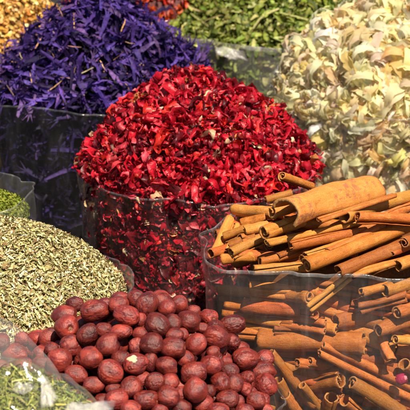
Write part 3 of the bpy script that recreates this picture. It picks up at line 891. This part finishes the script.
def section(style, g):
    """open polyline of the rolled bark, unit radius, in the y-z plane"""
    if style == 'spiral':
        tot = g.uniform(1.35, 1.7) * 2 * PI; n = 40; st = g.uniform(0, 6.28)
        t = np.linspace(0, 1, n)
        r = 0.93 - 0.66 * t ** 1.15; a = st + tot * t
        P = np.stack([r * np.cos(a), r * np.sin(a)], -1)
    elif style == 'tube':
        a = np.linspace(0.2, 2 * PI - 0.05, 34) + g.uniform(0, 6.28)
        r = np.linspace(0.95, 0.80, 34)
        P = np.stack([r * np.cos(a), r * np.sin(a)], -1)
    elif style == 'arc':
        a = np.linspace(math.radians(-14), math.radians(194), 36)
        P = np.stack([0.93 * np.cos(a), 0.93 * np.sin(a)], -1)
    else:                                                  # double scroll
        a = np.radians(np.linspace(-130, 270, 24)); r = np.linspace(0.17, 0.46, 24)
        L = np.stack([-0.48 + r * np.cos(a), r * np.sin(a)], -1)
        R = L[::-1] * [-1, 1]
        P = np.concatenate([L, R])
    return P


def stick_mesh(name, length, rad_, style, mats, seed, bend=0.0, ns=26, th=0.20, rag=0.08, flat=1.0):
    g = np.random.default_rng(seed)
    P = section(style, g)
    if style == 'double': th *= 0.75
    if style == 'arc': th = 0.22
    T = np.gradient(P, axis=0); T /= np.linalg.norm(T, axis=1, keepdims=True)
    Nn = np.stack([T[:, 1], -T[:, 0]], -1)
    n = len(P)
    th_v = th * (1 + 0.25 * np.sin(np.linspace(0, 9, n) + g.uniform(0, 6)))
    taper_in = np.minimum(1, np.minimum(np.arange(n), n - 1 - np.arange(n)) / 2.0 + 0.35)
    O = P + Nn * (th_v * taper_in / 2)[:, None]; I = P - Nn * (th_v * taper_in / 2)[:, None]
    loop = np.concatenate([O, I[::-1]])                 # closed outline
    m = len(loop)
    ph = g.uniform(0, 6.28, 6)
    e0 = g.normal(0, 1, n); e1 = g.normal(0, 1, n)
    sm = lambda e: np.convolve(np.concatenate([e[-3:], e, e[:3]]), np.ones(7) / 7, 'valid')[:n]
    e0, e1 = sm(e0) * rag * 2.2, sm(e1) * rag * 2.2
    e0 = np.concatenate([e0, e0[::-1]]); e1 = np.concatenate([e1, e1[::-1]])
    V = []
    arc = np.linspace(0, 1, n); arc = np.concatenate([arc, arc[::-1]])
    for i in range(ns):
        f = i / (ns - 1)
        x = (f - 0.5) * length
        sc = rad_ * (1 + 0.045 * math.sin(ph[0] + f * 5) + 0.03 * math.sin(ph[1] + f * 13) + 0.015 * math.sin(ph[4] + f * 31))
        rot = 0.25 * math.sin(ph[2] + f * 3.0)
        c_, s_ = math.cos(rot), math.sin(rot)
        wob = 0.035 * np.sin(arc * 9 + ph[3] + f * 4) + 0.025 * np.sin(arc * 21 + ph[5] - f * 9)
        yz = loop * (1 + wob)[:, None]
        y = (yz[:, 0] * c_ - yz[:, 1] * s_) * sc
        z = (yz[:, 0] * s_ + yz[:, 1] * c_) * sc * flat
        xx = np.full(m, x)
        if i == 0: xx = xx + e0 * rad_
        if i == ns - 1: xx = xx + e1 * rad_
        b = bend * length * (4 * f * (1 - f)) * 0.5
        V.append(np.stack([xx, y + b * 0.3, z + b], -1))
    V = np.concatenate(V)
    idx = np.arange(ns * m).reshape(ns, m); nx = np.roll(idx, -1, 1)
    F = [np.stack([idx[:-1], nx[:-1], nx[1:], idx[1:]], -1).reshape(-1, 4)]
    k = np.arange(n - 1)
    for row, flip in ((0, True), (ns - 1, False)):
        q = np.stack([idx[row][k], idx[row][k + 1], idx[row][m - 2 - k], idx[row][m - 1 - k]], -1)
        F.append(q[:, ::-1] if flip else q)
    nbody = len(F[0])
    F = np.concatenate(F)
    mi = np.zeros(len(F), int); mi[nbody:] = 1
    me = mesh_from(name, V, F, mats, True, mi=mi)
    return me


CG = 'rolled cinnamon sticks piled in the right bag'
seed_ = [500]


def stick(p0, p1, r, style, label, mat=None, bend=0.0, roll=None, rag=0.10, flat=1.0, group=CG):
    seed_[0] += 1
    p0, p1 = Vector(p0), Vector(p1)
    L = (p1 - p0).length
    me = stick_mesh('cinnamon_stick', L, r, style, [mat or cm, cm_cut], seed_[0], bend, rag=rag, flat=flat)
    o = link('cinnamon_stick', me)
    x = (p1 - p0).normalized()
    up = Vector((0, 0, 1)); y = up.cross(x).normalized(); z = x.cross(y)
    M = Matrix((x, y, z)).transposed()
    if roll is None: roll = random.uniform(-0.5, 0.5) if style == 'double' else random.uniform(0, 6.28)
    o.location = (p0 + p1) / 2
    o.rotation_euler = (M @ Matrix.Rotation(roll, 3, 'X')).to_euler()
    tag(o, label, 'cinnamon stick', group)
    return o


# x0,y0 -> x1,y1 in photo pixels, diameter px, lift above the heap at both ends (m), style, material, label
TOPS = [
    (234, 210, 274, 213, 15, 0.006, 0.006, 'spiral', cm_pale, 'short pale cinnamon stick lying level at the upper left of the pile'),
    (271, 212, 306, 202, 17, 0.014, 0.016, 'spiral', cm_pale, 'grooved cinnamon stick poking out of the mouth of the big bark piece'),
    (264, 232, 302, 219, 17, 0.012, 0.012, 'spiral', cm, 'stubby cinnamon stick below the mouth of the big bark piece'),
    (245, 231, 268, 226, 13, 0.004, 0.003, 'spiral', cm_pale, 'short cinnamon stick end tucked left of the stubby one'),
    (238, 261, 270, 246, 16, 0.012, 0.010, 'spiral', cm, 'cinnamon stick with a dark scroll end at the lower left near the rim'),
    (231, 253, 262, 238, 14, 0.002, 0.002, 'spiral', cm_pale, 'cinnamon stick just behind the dark scroll end at the lower left'),
    (267, 243, 360, 221, 13, 0.010, 0.008, 'double', cm, 'long smooth cinnamon stick crossing the pile under the big bark'),
    (290, 246, 366, 231, 10, 0.002, 0.002, 'tube', cm_red, 'thin reddish cinnamon stick below the long smooth one'),
    (305, 256, 352, 240, 9, 0.003, 0.002, 'tube', cm_pale, 'slender yellow cinnamon stick end above the rough long one'),
    (307, 266, 414, 223, 17, 0.012, 0.014, 'spiral', cm_red, 'long rough reddish cinnamon stick slanting up to the right edge'),
    (338, 272, 407, 243, 14, 0.003, 0.010, 'tube', cm, 'cinnamon stick lying just below the long rough one'),
    (352, 274, 407, 258, 12, 0.000, 0.006, 'double', cm, 'lowest right cinnamon stick above the bag rim'),
    (358, 217, 418, 220, 14, 0.018, 0.016, 'spiral', cm_red, 'brown cinnamon stick with an open end pointing left at the right edge'),
    (319, 220, 394, 195, 10, 0.020, 0.022, 'double', cm, 'narrow cinnamon stick along the lower side of the big bark'),
    (344, 217, 418, 194, 14, 0.008, 0.010, 'tube', cm_pale, 'smooth pale cinnamon stick running behind the open brown one to the right edge'),
    (385, 217, 420, 203, 11, 0.006, 0.006, 'tube', cm, 'cinnamon stick at the right edge between the smooth pale and the open brown ones'),
    (282, 176, 312, 187, 10, 0.020, 0.014, 'spiral', cm, 'thin cinnamon stick sticking up behind the big bark against the red heap'),
    (266, 200, 292, 193, 9, 0.010, 0.010, 'spiral', cm, 'small cinnamon stick end above the mouth of the big bark'),
    (254, 270, 307, 266, 11, 0.002, 0.000, 'tube', cm_pale, 'flat pale cinnamon piece cut square just above the front rim'),
    (260, 262, 308, 251, 9, -0.003, -0.003, 'tube', cm_red, 'dark red cinnamon stick in the shaded gap above the flat pale piece'),
    (328, 252, 384, 226, 9, 0.005, 0.007, 'tube', cm, 'broken cinnamon splinter in the middle right of the pile'),
    (230, 219, 215, 252, 10, -0.001, -0.004, 'tube', cm_pale, 'outermost left cinnamon stick leaning under the film'),
    (238, 221, 228, 252, 10, 0.001, -0.003, 'tube', cm_pale, 'pale cinnamon stick leaning second from the left film edge'),
    (224, 237, 250, 227, 12, 0.000, 0.000, 'spiral', cm, 'cinnamon stick slanting behind the two leaning ones at the left film'),
    (229, 247, 256, 237, 13, -0.002, 0.000, 'spiral', cm_red, 'shaded cinnamon stick end between the leaning ones and the dark scroll end'),
    (242, 224, 266, 218, 11, 0.000, 0.002, 'tube', cm_red, 'brown cinnamon stick under the short pale level one'),
    (222, 259, 254, 256, 11, -0.003, -0.003, 'tube', cm, 'cinnamon stick lying low in the left corner of the rim'),
    (404, 243, 420, 236, 12, 0.004, 0.004, 'spiral', cm, 'cinnamon stub at the right edge below the rough long stick'),
    (284, 222, 345, 226, 12, -0.004, -0.004, 'tube', cm_red, 'shaded cinnamon stick below the mouth of the bark'),
    (278, 257, 335, 236, 10, -0.005, -0.004, 'tube', cm_red, 'dark cinnamon stick deep in the middle gap'),
    (398, 266, 432, 252, 13, -0.004, 0.0, 'tube', cm, 'cinnamon stick lowest at the right edge just over the rim'),
    (390, 252, 424, 240, 12, -0.003, 0.0, 'double', cm_red, 'cinnamon stick in the lower right corner of the pile'),
]
def at_y(px, py, y):
    d = ray(px, py)
    return CAM + d * ((y - CAM[1]) / d[1])


for (x0, y0, x1, y1, dpx, l0, l1, st, mt, lb) in TOPS:
    p0 = cin.hit(x0, y0, l0); p1 = cin.hit(x1, y1, l1)
    if x0 == 282: p0, p1 = at_y(x0, y0, -0.085), at_y(x1, y1, -0.055)
    Lp = math.hypot(x1 - x0, y1 - y0); k = (0.42 if Lp < 48 else 0.24) * Lp * 0.001
    f0 = 0.45 if y0 < 252 else 0.0
    p0 = p0 - ray(x0, y0) * k * f0; p1 = p1 + ray(x1, y1) * k * (1 - f0)          # the near end turned to the front of the stall
    if x0 == 230: p0, p1 = at_y(x0, y0, -0.085), at_y(x1, y1, -0.140)
    if x0 == 238: p0, p1 = at_y(x0, y0, -0.080), at_y(x1, y1, -0.142)
    if x0 == 282: p0, p1 = at_y(x0, y0, -0.085), at_y(x1, y1, -0.055)
    r = 0.5 * dpx * 0.5 * (depth(p0) + depth(p1)) / FPX
    if st == 'double': r *= 0.95
    stick(p0, p1, r, st, lb, mt, bend=random.uniform(-0.02, 0.02))
WALL = [
    (222, 289, 310, 297, 14, 0.010, 0.010, 'spiral', cm, 'thick pale cinnamon stick lying level just under the front rim'),
    (222, 300, 316, 315, 9, 0.012, 0.013, 'tube', cm_red, 'thin cinnamon stick under the thick pale level one behind film'),
    (226, 311, 325, 327, 17, 0.011, 0.010, 'double', cm, 'double rolled cinnamon stick with two holes at its right end'),
    (300, 322, 336, 330, 13, 0.022, 0.018, 'spiral', cm, 'cinnamon stick end just right of the double rolled one'),
    (258, 340, 364, 344, 22, 0.016, 0.016, 'tube', cm_red, 'very broad reddish cinnamon stick across the middle of the bag'),
    (309, 309, 350, 276, 12, 0.007, 0.008, 'double', cm_pale, 'pair of pale cinnamon rolls slanting down from the rim'),
    (361, 292, 392, 284, 11, 0.012, 0.016, 'spiral', cm, 'small cinnamon stick with a round dark hole under the rim'),
    (359, 309, 406, 297, 14, 0.012, 0.014, 'double', cm, 'split cinnamon stick with a long groove at the right'),
    (397, 313, 424, 306, 15, 0.010, 0.014, 'spiral', cm, 'cinnamon stick with a big round open end at the right edge'),
    (378, 331, 412, 320, 16, 0.012, 0.016, 'spiral', cm, 'cinnamon stick with a broad curled open end at the right'),
    (395, 340, 424, 342, 11, 0.008, 0.012, 'spiral', cm_pale, 'short pinkish cinnamon end at the right edge below the curled one'),
    (390, 362, 380, 338, 15, 0.006, 0.022, 'spiral', cm, 'cinnamon stick pointing at the viewer above the pink rosebud'),
    (321, 349, 416, 395, 19, 0.008, 0.012, 'double', cm, 'long twin rolled cinnamon stick slanting down to the right edge'),
    (297, 363, 336, 366, 12, 0.010, 0.014, 'spiral', cm_red, 'left one of three cinnamon ends clustered low in the bag'),
    (309, 362, 345, 370, 11, 0.013, 0.018, 'spiral', cm, 'right one of three cinnamon ends clustered low in the bag'),
    (300, 372, 340, 372, 11, 0.016, 0.020, 'tube', cm_red, 'bottom one of three cinnamon ends clustered low in the bag'),
    (340, 381, 306, 386, 19, 0.010, 0.022, 'spiral', cm_red, 'cinnamon stick with a large loose scroll end at the bottom'),
    (351, 383, 402, 414, 17, 0.009, 0.012, 'spiral', cm, 'thick cinnamon stick running to the bottom right below the twin one'),
    (270, 352, 314, 406, 10, 0.012, 0.010, 'tube', cm_red, 'cinnamon stick slanting steeply beside the rightmost jujubes'),
    (302, 385, 324, 412, 9, 0.007, 0.007, 'tube', cm, 'slim cinnamon stick with a pale tip slanting to the bottom edge'),
    (332, 397, 325, 424, 15, 0.008, 0.012, 'tube', cm, 'upright cinnamon stub at the bottom edge'),
    (278, 380, 298, 416, 11, 0.012, 0.010, 'tube', cm_red, 'steep cinnamon stick next to the right rim of the jujube bag'),
    (336, 322, 380, 314, 15, 0.024, 0.024, 'tube', cm_red, 'dim broad cinnamon stick behind the curled open end'),
    (385, 291, 424, 280, 13, 0.020, 0.020, 'tube', cm, 'cinnamon stick in the upper right corner behind film'),
    (366, 392, 418, 424, 14, 0.012, 0.012, 'double', cm_red, 'cinnamon stick at the lower right corner of the picture'),
    (404, 364, 424, 380, 13, 0.012, 0.012, 'tube', cm_red, 'cinnamon stick right beside the pink rosebud'),
    (285, 395, 305, 424, 12, 0.014, 0.014, 'tube', cm, 'bottom left cinnamon stick at the lower edge'),
    (345, 400, 372, 424, 13, 0.014, 0.016, 'tube', cm_red, 'shaded cinnamon stick at the bottom edge right of the upright stub'),
]
for (x0, y0, x1, y1, dpx, l0, l1, st, mt, lb) in WALL:
    p0 = cin.hit_wall(x0, y0, l0); p1 = cin.hit_wall(x1, y1, l1)
    Lp = math.hypot(x1 - x0, y1 - y0); k = (0.50 if Lp < 48 else 0.13) * Lp * 0.001
    if x0 in (222, 226, 258, 300): p0 = p0 + ray(x0, y0) * k
    else: p1 = p1 + ray(x1, y1) * k
    r = 0.5 * dpx * 0.5 * (depth(p0) + depth(p1)) / FPX
    stick(p0, p1, r, st, lb, mt, bend=random.uniform(-0.015, 0.015), roll=(random.uniform(1.0, 2.0) if st == 'double' else None))
# deeper sticks that only show through the gaps
for i in range(16):
    a = random.uniform(-0.10, 0.10); b = random.uniform(-0.055, 0.045)
    c = np.array([cin.cx + a, cin.cy + b]); h = random.uniform(0.03, 0.045); an = random.uniform(-0.6, 0.7)
    e = [c + h * np.array([math.cos(an), math.sin(an)]) * sg for sg in (-1, 1)]
    z = float(cin.z(np.array(c[0]), np.array(c[1]))) - 0.022
    stick((*e[0], z + random.uniform(-.004, .004)), (*e[1], z + random.uniform(-.004, .004)), random.uniform(0.005, 0.007), random.choice(['tube', 'spiral']), 'shaded cinnamon stick lying under the top layer of the pile', cm_red)
rows = 19
for i in range(rows):
    zr_ = 0.040 + i * 0.0112
    xx = cin.cx - 0.118 + random.uniform(0, 0.04)
    while xx < cin.cx + 0.10:
        Ls = random.uniform(0.045, 0.075)
        xm = xx + Ls / 2
        sl2 = random.uniform(-0.12, 0.12) if xm < cin.cx - 0.01 else random.uniform(-0.55, -0.10)
        ends = []
        for sg in (-1, 1):
            ex = xm + sg * Ls * 0.5
            t = min(0.97, abs((ex - cin.cx) / (cin.rx * 0.90)))
            ey = cin.cy - (cin.ry - 0.026) * (1 - t ** cin.e) ** (1 / cin.e) + random.uniform(0, 0.006)
            ends.append((ex, ey, zr_ + sg * Ls * 0.5 * sl2))
        if max(e[2] for e in ends) < 0.230:
            stick(ends[0], ends[1], random.uniform(0.0065, 0.0088), random.choice(['tube', 'spiral', 'double']), 'dim cinnamon stick deep in the bag behind the front row of sticks', random.choice([cm, cm_red, cm_red]), roll=random.uniform(1.0, 2.0))
        xx += Ls * random.uniform(0.85, 1.05)

# the big piece of bark on top
bm_ = cinnamon_mat('cinnamon_slab', (0.60, 0.25, 0.050), (0.44, 0.16, 0.026), (0.70, 0.37, 0.11), purple=0.6)
p0 = cin.hit(285, 209, 0.022); p1 = cin.hit(371, 187, 0.022)
p0 = p0 - ray(285, 209) * 0.034; p1 = p1 + ray(371, 187) * 0.058
seed_[0] += 1
L = float(np.linalg.norm(p1 - p0)); rb = 0.5 * 33 * depth(p0) / FPX
me = stick_mesh('cinnamon_bark', L, rb, 'arc', [bm_, cm_cut], 77, 0.02, ns=34, rag=0.035)
ob = link('cinnamon_bark', me)
x = Vector(p1 - p0).normalized(); y = Vector((0, 0, 1)).cross(x).normalized(); z = x.cross(y)
ob.location = (p0 + p1) / 2 - np.array([0, 0, 0.006])
ob.rotation_euler = (Matrix((x, y, z)).transposed() @ Matrix.Rotation(0.25, 3, 'X')).to_euler()
tag(ob, 'big thick arched piece of cinnamon bark lying on top of the sticks', 'cinnamon bark')
# solid core in mid bag, its dark colour standing for shade between sticks
s = Soup()
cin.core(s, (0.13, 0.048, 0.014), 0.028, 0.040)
tag(s.build('cinnamon_heap_core', flake_mat('cinnamon_core_dark', 0.0, 0.9, 0.1, 400, 0.4)), 'dark solid filler in the depth of the bag under the cinnamon sticks', 'filler', kind='stuff')
cin.film('plastic_bag', film_mat('clear_film_cinnamon', 0.022, streak=0.10, bstr=0.6, rough=0.10), 'crinkled clear plastic bag with a shiny rim filled with cinnamon sticks', rise=-0.001, wob=0.003, out=0.004, seed=31, hem=0.003, hem_mat=film_mat('film_hem_cinnamon', 0.05, streak=0.40, rough=0.08, refl=2.0))

# pink rosebud among the sticks
rose_m = flake_mat('rose_petal', 0.2, 0.5, 0.3, 900, 0.3)
p = cin.hit_wall(402, 379, 0.004)
R_ = 0.0050
rb_ = bpy.data.objects.new('rosebud', None); COL.objects.link(rb_); rb_.location = p; rb_.rotation_euler = (0.75, 0.9, 0.5)
tag(rb_, 'tiny magenta dried rosebud with a pale tip among the cinnamon sticks', 'rosebud')
n, m_ = 20, 14
V, C = [], []
for i in range(m_):
    f = i / (m_ - 1); rr = R_ * (math.sin(PI * min(1, 0.08 + f * 0.86)) ** 0.7) * (1 - 0.25 * f)
    for j in range(n):
        a = 2 * PI * j / n + f * 1.2
        k = 1 + 0.07 * math.sin(5 * a + f * 6)
        V.append((rr * k * math.cos(a), rr * k * math.sin(a), (f - 0.5) * R_ * 2.5))
        C.append((0.40, 0.016, 0.08) if f < 0.8 else (0.66, 0.22, 0.25))
idx = np.arange(n * m_).reshape(m_, n); nx = np.roll(idx, -1, 1)
QF = np.stack([idx[:-1], nx[:-1], nx[1:], idx[1:]], -1).reshape(-1, 4)
link('bud', mesh_from('bud', V, QF, rose_m, True, np.array(C)), rb_)
for k in range(5):
    v, f = strip(7, 5, lambda t: 1.15 * math.sin(PI * (0.12 + t * 0.72)), 0.9, 1.0, 0.2, 0.01, np.random.default_rng(k))
    v = rot_xyz(v, 0, -PI / 2, 0) * R_ * 2.1
    v = v + [R_ * 1.02, 0, -R_ * 0.1]
    v = rot_xyz(v, 0, 0, 2 * PI * k / 5)
    link('petal', mesh_from('petal', v, f, rose_m, True, np.tile((0.38, 0.014, 0.075), (len(v), 1))), rb_)
for k in range(3):
    v, f = strip(5, 3, lambda t: 0.35 * (1 - t * 0.8), 0.8, 0.6, 0, 0.01, np.random.default_rng(k))
    v = rot_xyz((v + [0.5, 0, 0]) * R_ * 1.2, 0, -0.8, 0) + [0.001, 0, -R_ * 1.3]
    link('sepal', mesh_from('sepal', rot_xyz(v, 0, 0, 2 * PI * k / 3), f, rose_m, True, np.tile((0.18, 0.16, 0.05), (len(v), 1))), rb_)

# ------------------------------------------------------------------ FRONT LEFT: closed bag of green needle herb
hb = Sack(-0.165, -0.535, 0.092, 0.064, 0.245, 0.054, p=2.2, e=2.3, lump=0.004, seed=12, zb=0.0)
hb_m = flake_mat('needle_herb', 0.25, 0.55, 0.3, 500, 0.3)
nd = []
for i in range(8):
    r = np.random.default_rng(260 + i)
    nd.append(strip(6, 3, lambda t: 0.13 * (1 - 0.5 * t), r.uniform(-1.8, 1.8), 0.7, r.uniform(-1, 1), 0.012, r, 0.2))
HERB = [(0.36, 0.40, 0.065), (0.24, 0.29, 0.040), (0.48, 0.48, 0.15), (0.14, 0.17, 0.025)]
s = Soup()
hb.core(s, (0.10, 0.13, 0.02), 0.006, 0.006)
P, Q = hb.top_points(6500, 1.0, (-0.006, 0.003)); s.scatter(nd, P, Q, 0.0125, 0.5, HERB, [5, 4, 3, 2])
P, Q = hb.wall_points(3000, 0.03, (0.001, 0.006), (-PI, PI)); s.scatter(nd, P, Q, 0.0125, 0.4, HERB, [5, 4, 3, 2])
tag(s.build('needle_herb', hb_m), 'green needle shaped dried herb inside the clear bag in the lower left corner', 'herb', kind='stuff')
FH = film_mat('clear_film_front', 0.02, streak=0.12, bscale=22, bstr=0.35, rough=0.13, refl=1.3)
nu, nv = 90, 70
V = []
for i in range(nv):
    for j in range(nu):
        a = 2 * PI * j / nu; q = i / (nv - 1)
        if q < 0.62:
            kk = q / 0.62
            x, y = hb.ring(a, kk * 1.05)
            z = float(hb.z(np.array(x), np.array(y))) + 0.007
        else:
            x, y = hb.ring(a, 1.05)
            z = float(hb.z(np.array(x), np.array(y))) + 0.007
            z = z + (0.002 - z) * (q - 0.62) / 0.38
        w3 = Vector((x * 26, y * 26, z * 26))
        cr = (0.5 - abs(noise.noise(w3))) * 0.014 + (0.4 - abs(noise.noise(w3 * 2.3 + Vector((5, 1, 2))))) * 0.008
        V.append((x, y, z + max(cr, -0.004)))
idx = np.arange(nu * nv).reshape(nv, nu); nx = np.roll(idx, -1, 1)
ob = link('plastic_bag', mesh_from('plastic_bag', V, np.stack([idx[:-1], idx[1:], nx[1:], nx[:-1]], -1).reshape(-1, 4), FH))
tag(ob, 'closed crumpled clear bag of green needle herb with white glare at the lower left', 'bag', 'clear plastic bags of spices')


def sheet(name, fn, nu, nv, mat, parent, fade=None):
    V = [fn(i / (nu - 1), j / (nv - 1)) for i in range(nu) for j in range(nv)]
    idx = np.arange(nu * nv).reshape(nu, nv)
    return link(name, mesh_from(name, V, np.stack([idx[:-1, :-1], idx[1:, :-1], idx[1:, 1:], idx[:-1, 1:]], -1).reshape(-1, 4), mat, True, None if fade is None else np.array([[fade(i / (nu - 1), j / (nv - 1))] * 3 for i in range(nu) for j in range(nv)])), parent)


def collar(u, v):
    """loose mouth of the bag standing up behind the herb"""
    x = -0.290 + u * 0.195
    u = max(0.0, (x + 0.235) / 0.140)
    y = -0.476 - 0.020 * u * u
    top = 0.336 - 0.040 * u ** 1.4 - 0.075 * u ** 5
    z = 0.200 + (top - 0.200) * v
    d = noise.noise(Vector((x * 22, v * 1.2, 3))) * 0.010 + noise.noise(Vector((x * 60, v * 3, 8))) * 0.003
    return (x, y + d + 0.012 * v, z)


def at_depth(px, py, dd):
    d = ray(px, py)
    return CAM + d * (dd / float(np.dot(d, FWD)))


def patch(name, quad, mat, sag, seed, nu=24, nv=10, parent=None):
    """a folded flap or whitened glare patch of film between four corners given by sight lines and distances"""
    q = [at_depth(*c) for c in quad]

    def fn(u, v):
        p = (q[0] * (1 - u) + q[1] * u) * (1 - v) + (q[3] * (1 - u) + q[2] * u) * v
        n1 = noise.noise(Vector((u * 3.1, v * 2.0, seed))); n2 = noise.noise(Vector((u * 9, v * 5, seed + 4)))
        return tuple(p + np.array([0, -0.3, 1.0]) * (n1 * sag + n2 * sag * 0.4))
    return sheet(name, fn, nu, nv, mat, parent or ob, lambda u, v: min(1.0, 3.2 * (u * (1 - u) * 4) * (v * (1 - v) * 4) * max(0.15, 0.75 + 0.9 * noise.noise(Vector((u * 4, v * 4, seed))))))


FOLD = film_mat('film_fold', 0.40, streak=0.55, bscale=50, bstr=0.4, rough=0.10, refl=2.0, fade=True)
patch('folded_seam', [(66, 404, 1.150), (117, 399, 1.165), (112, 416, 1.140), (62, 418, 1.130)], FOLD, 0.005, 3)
patch('glare_crease', [(41, 374, 1.165), (44, 374, 1.166), (62, 400, 1.150), (40, 411, 1.140)], film_mat('film_glare', 0.40, streak=0.5, bscale=90, bstr=0.5, rough=0.16, refl=3.0, fade=True), 0.0045, 5, 20, 20)  # film crease whitened, so the sun glare is put into its milky colour
patch('glare_crease', [(8, 388, 1.15), (26, 381, 1.16), (40, 384, 1.16), (22, 396, 1.145)], film_mat('film_glare_soft', 0.16, streak=0.5, bscale=90, bstr=0.5, rough=0.16, refl=2.0, fade=True), 0.004, 9, 20, 12)  # fainter glare, likewise put into the milkiness of the film
patch('glare_crease', [(213, 44, 2.395), (243, 51, 2.385), (250, 61, 2.38), (217, 57, 2.385)], film_mat('film_glare_back', 0.30, streak=0.5, bscale=60, bstr=0.5, rough=0.2, refl=2.0, fade=True), 0.006, 12, 20, 10, gbag)  # highlight on the back rim put in as a whitened patch of film
sheet('collar', collar, 60, 30, film_mat('clear_film_collar', 0.15, streak=0.22, bscale=24, bstr=0.5, rough=0.16), ob)

print('jujubes', nj + len(extra), 'overlap ok')
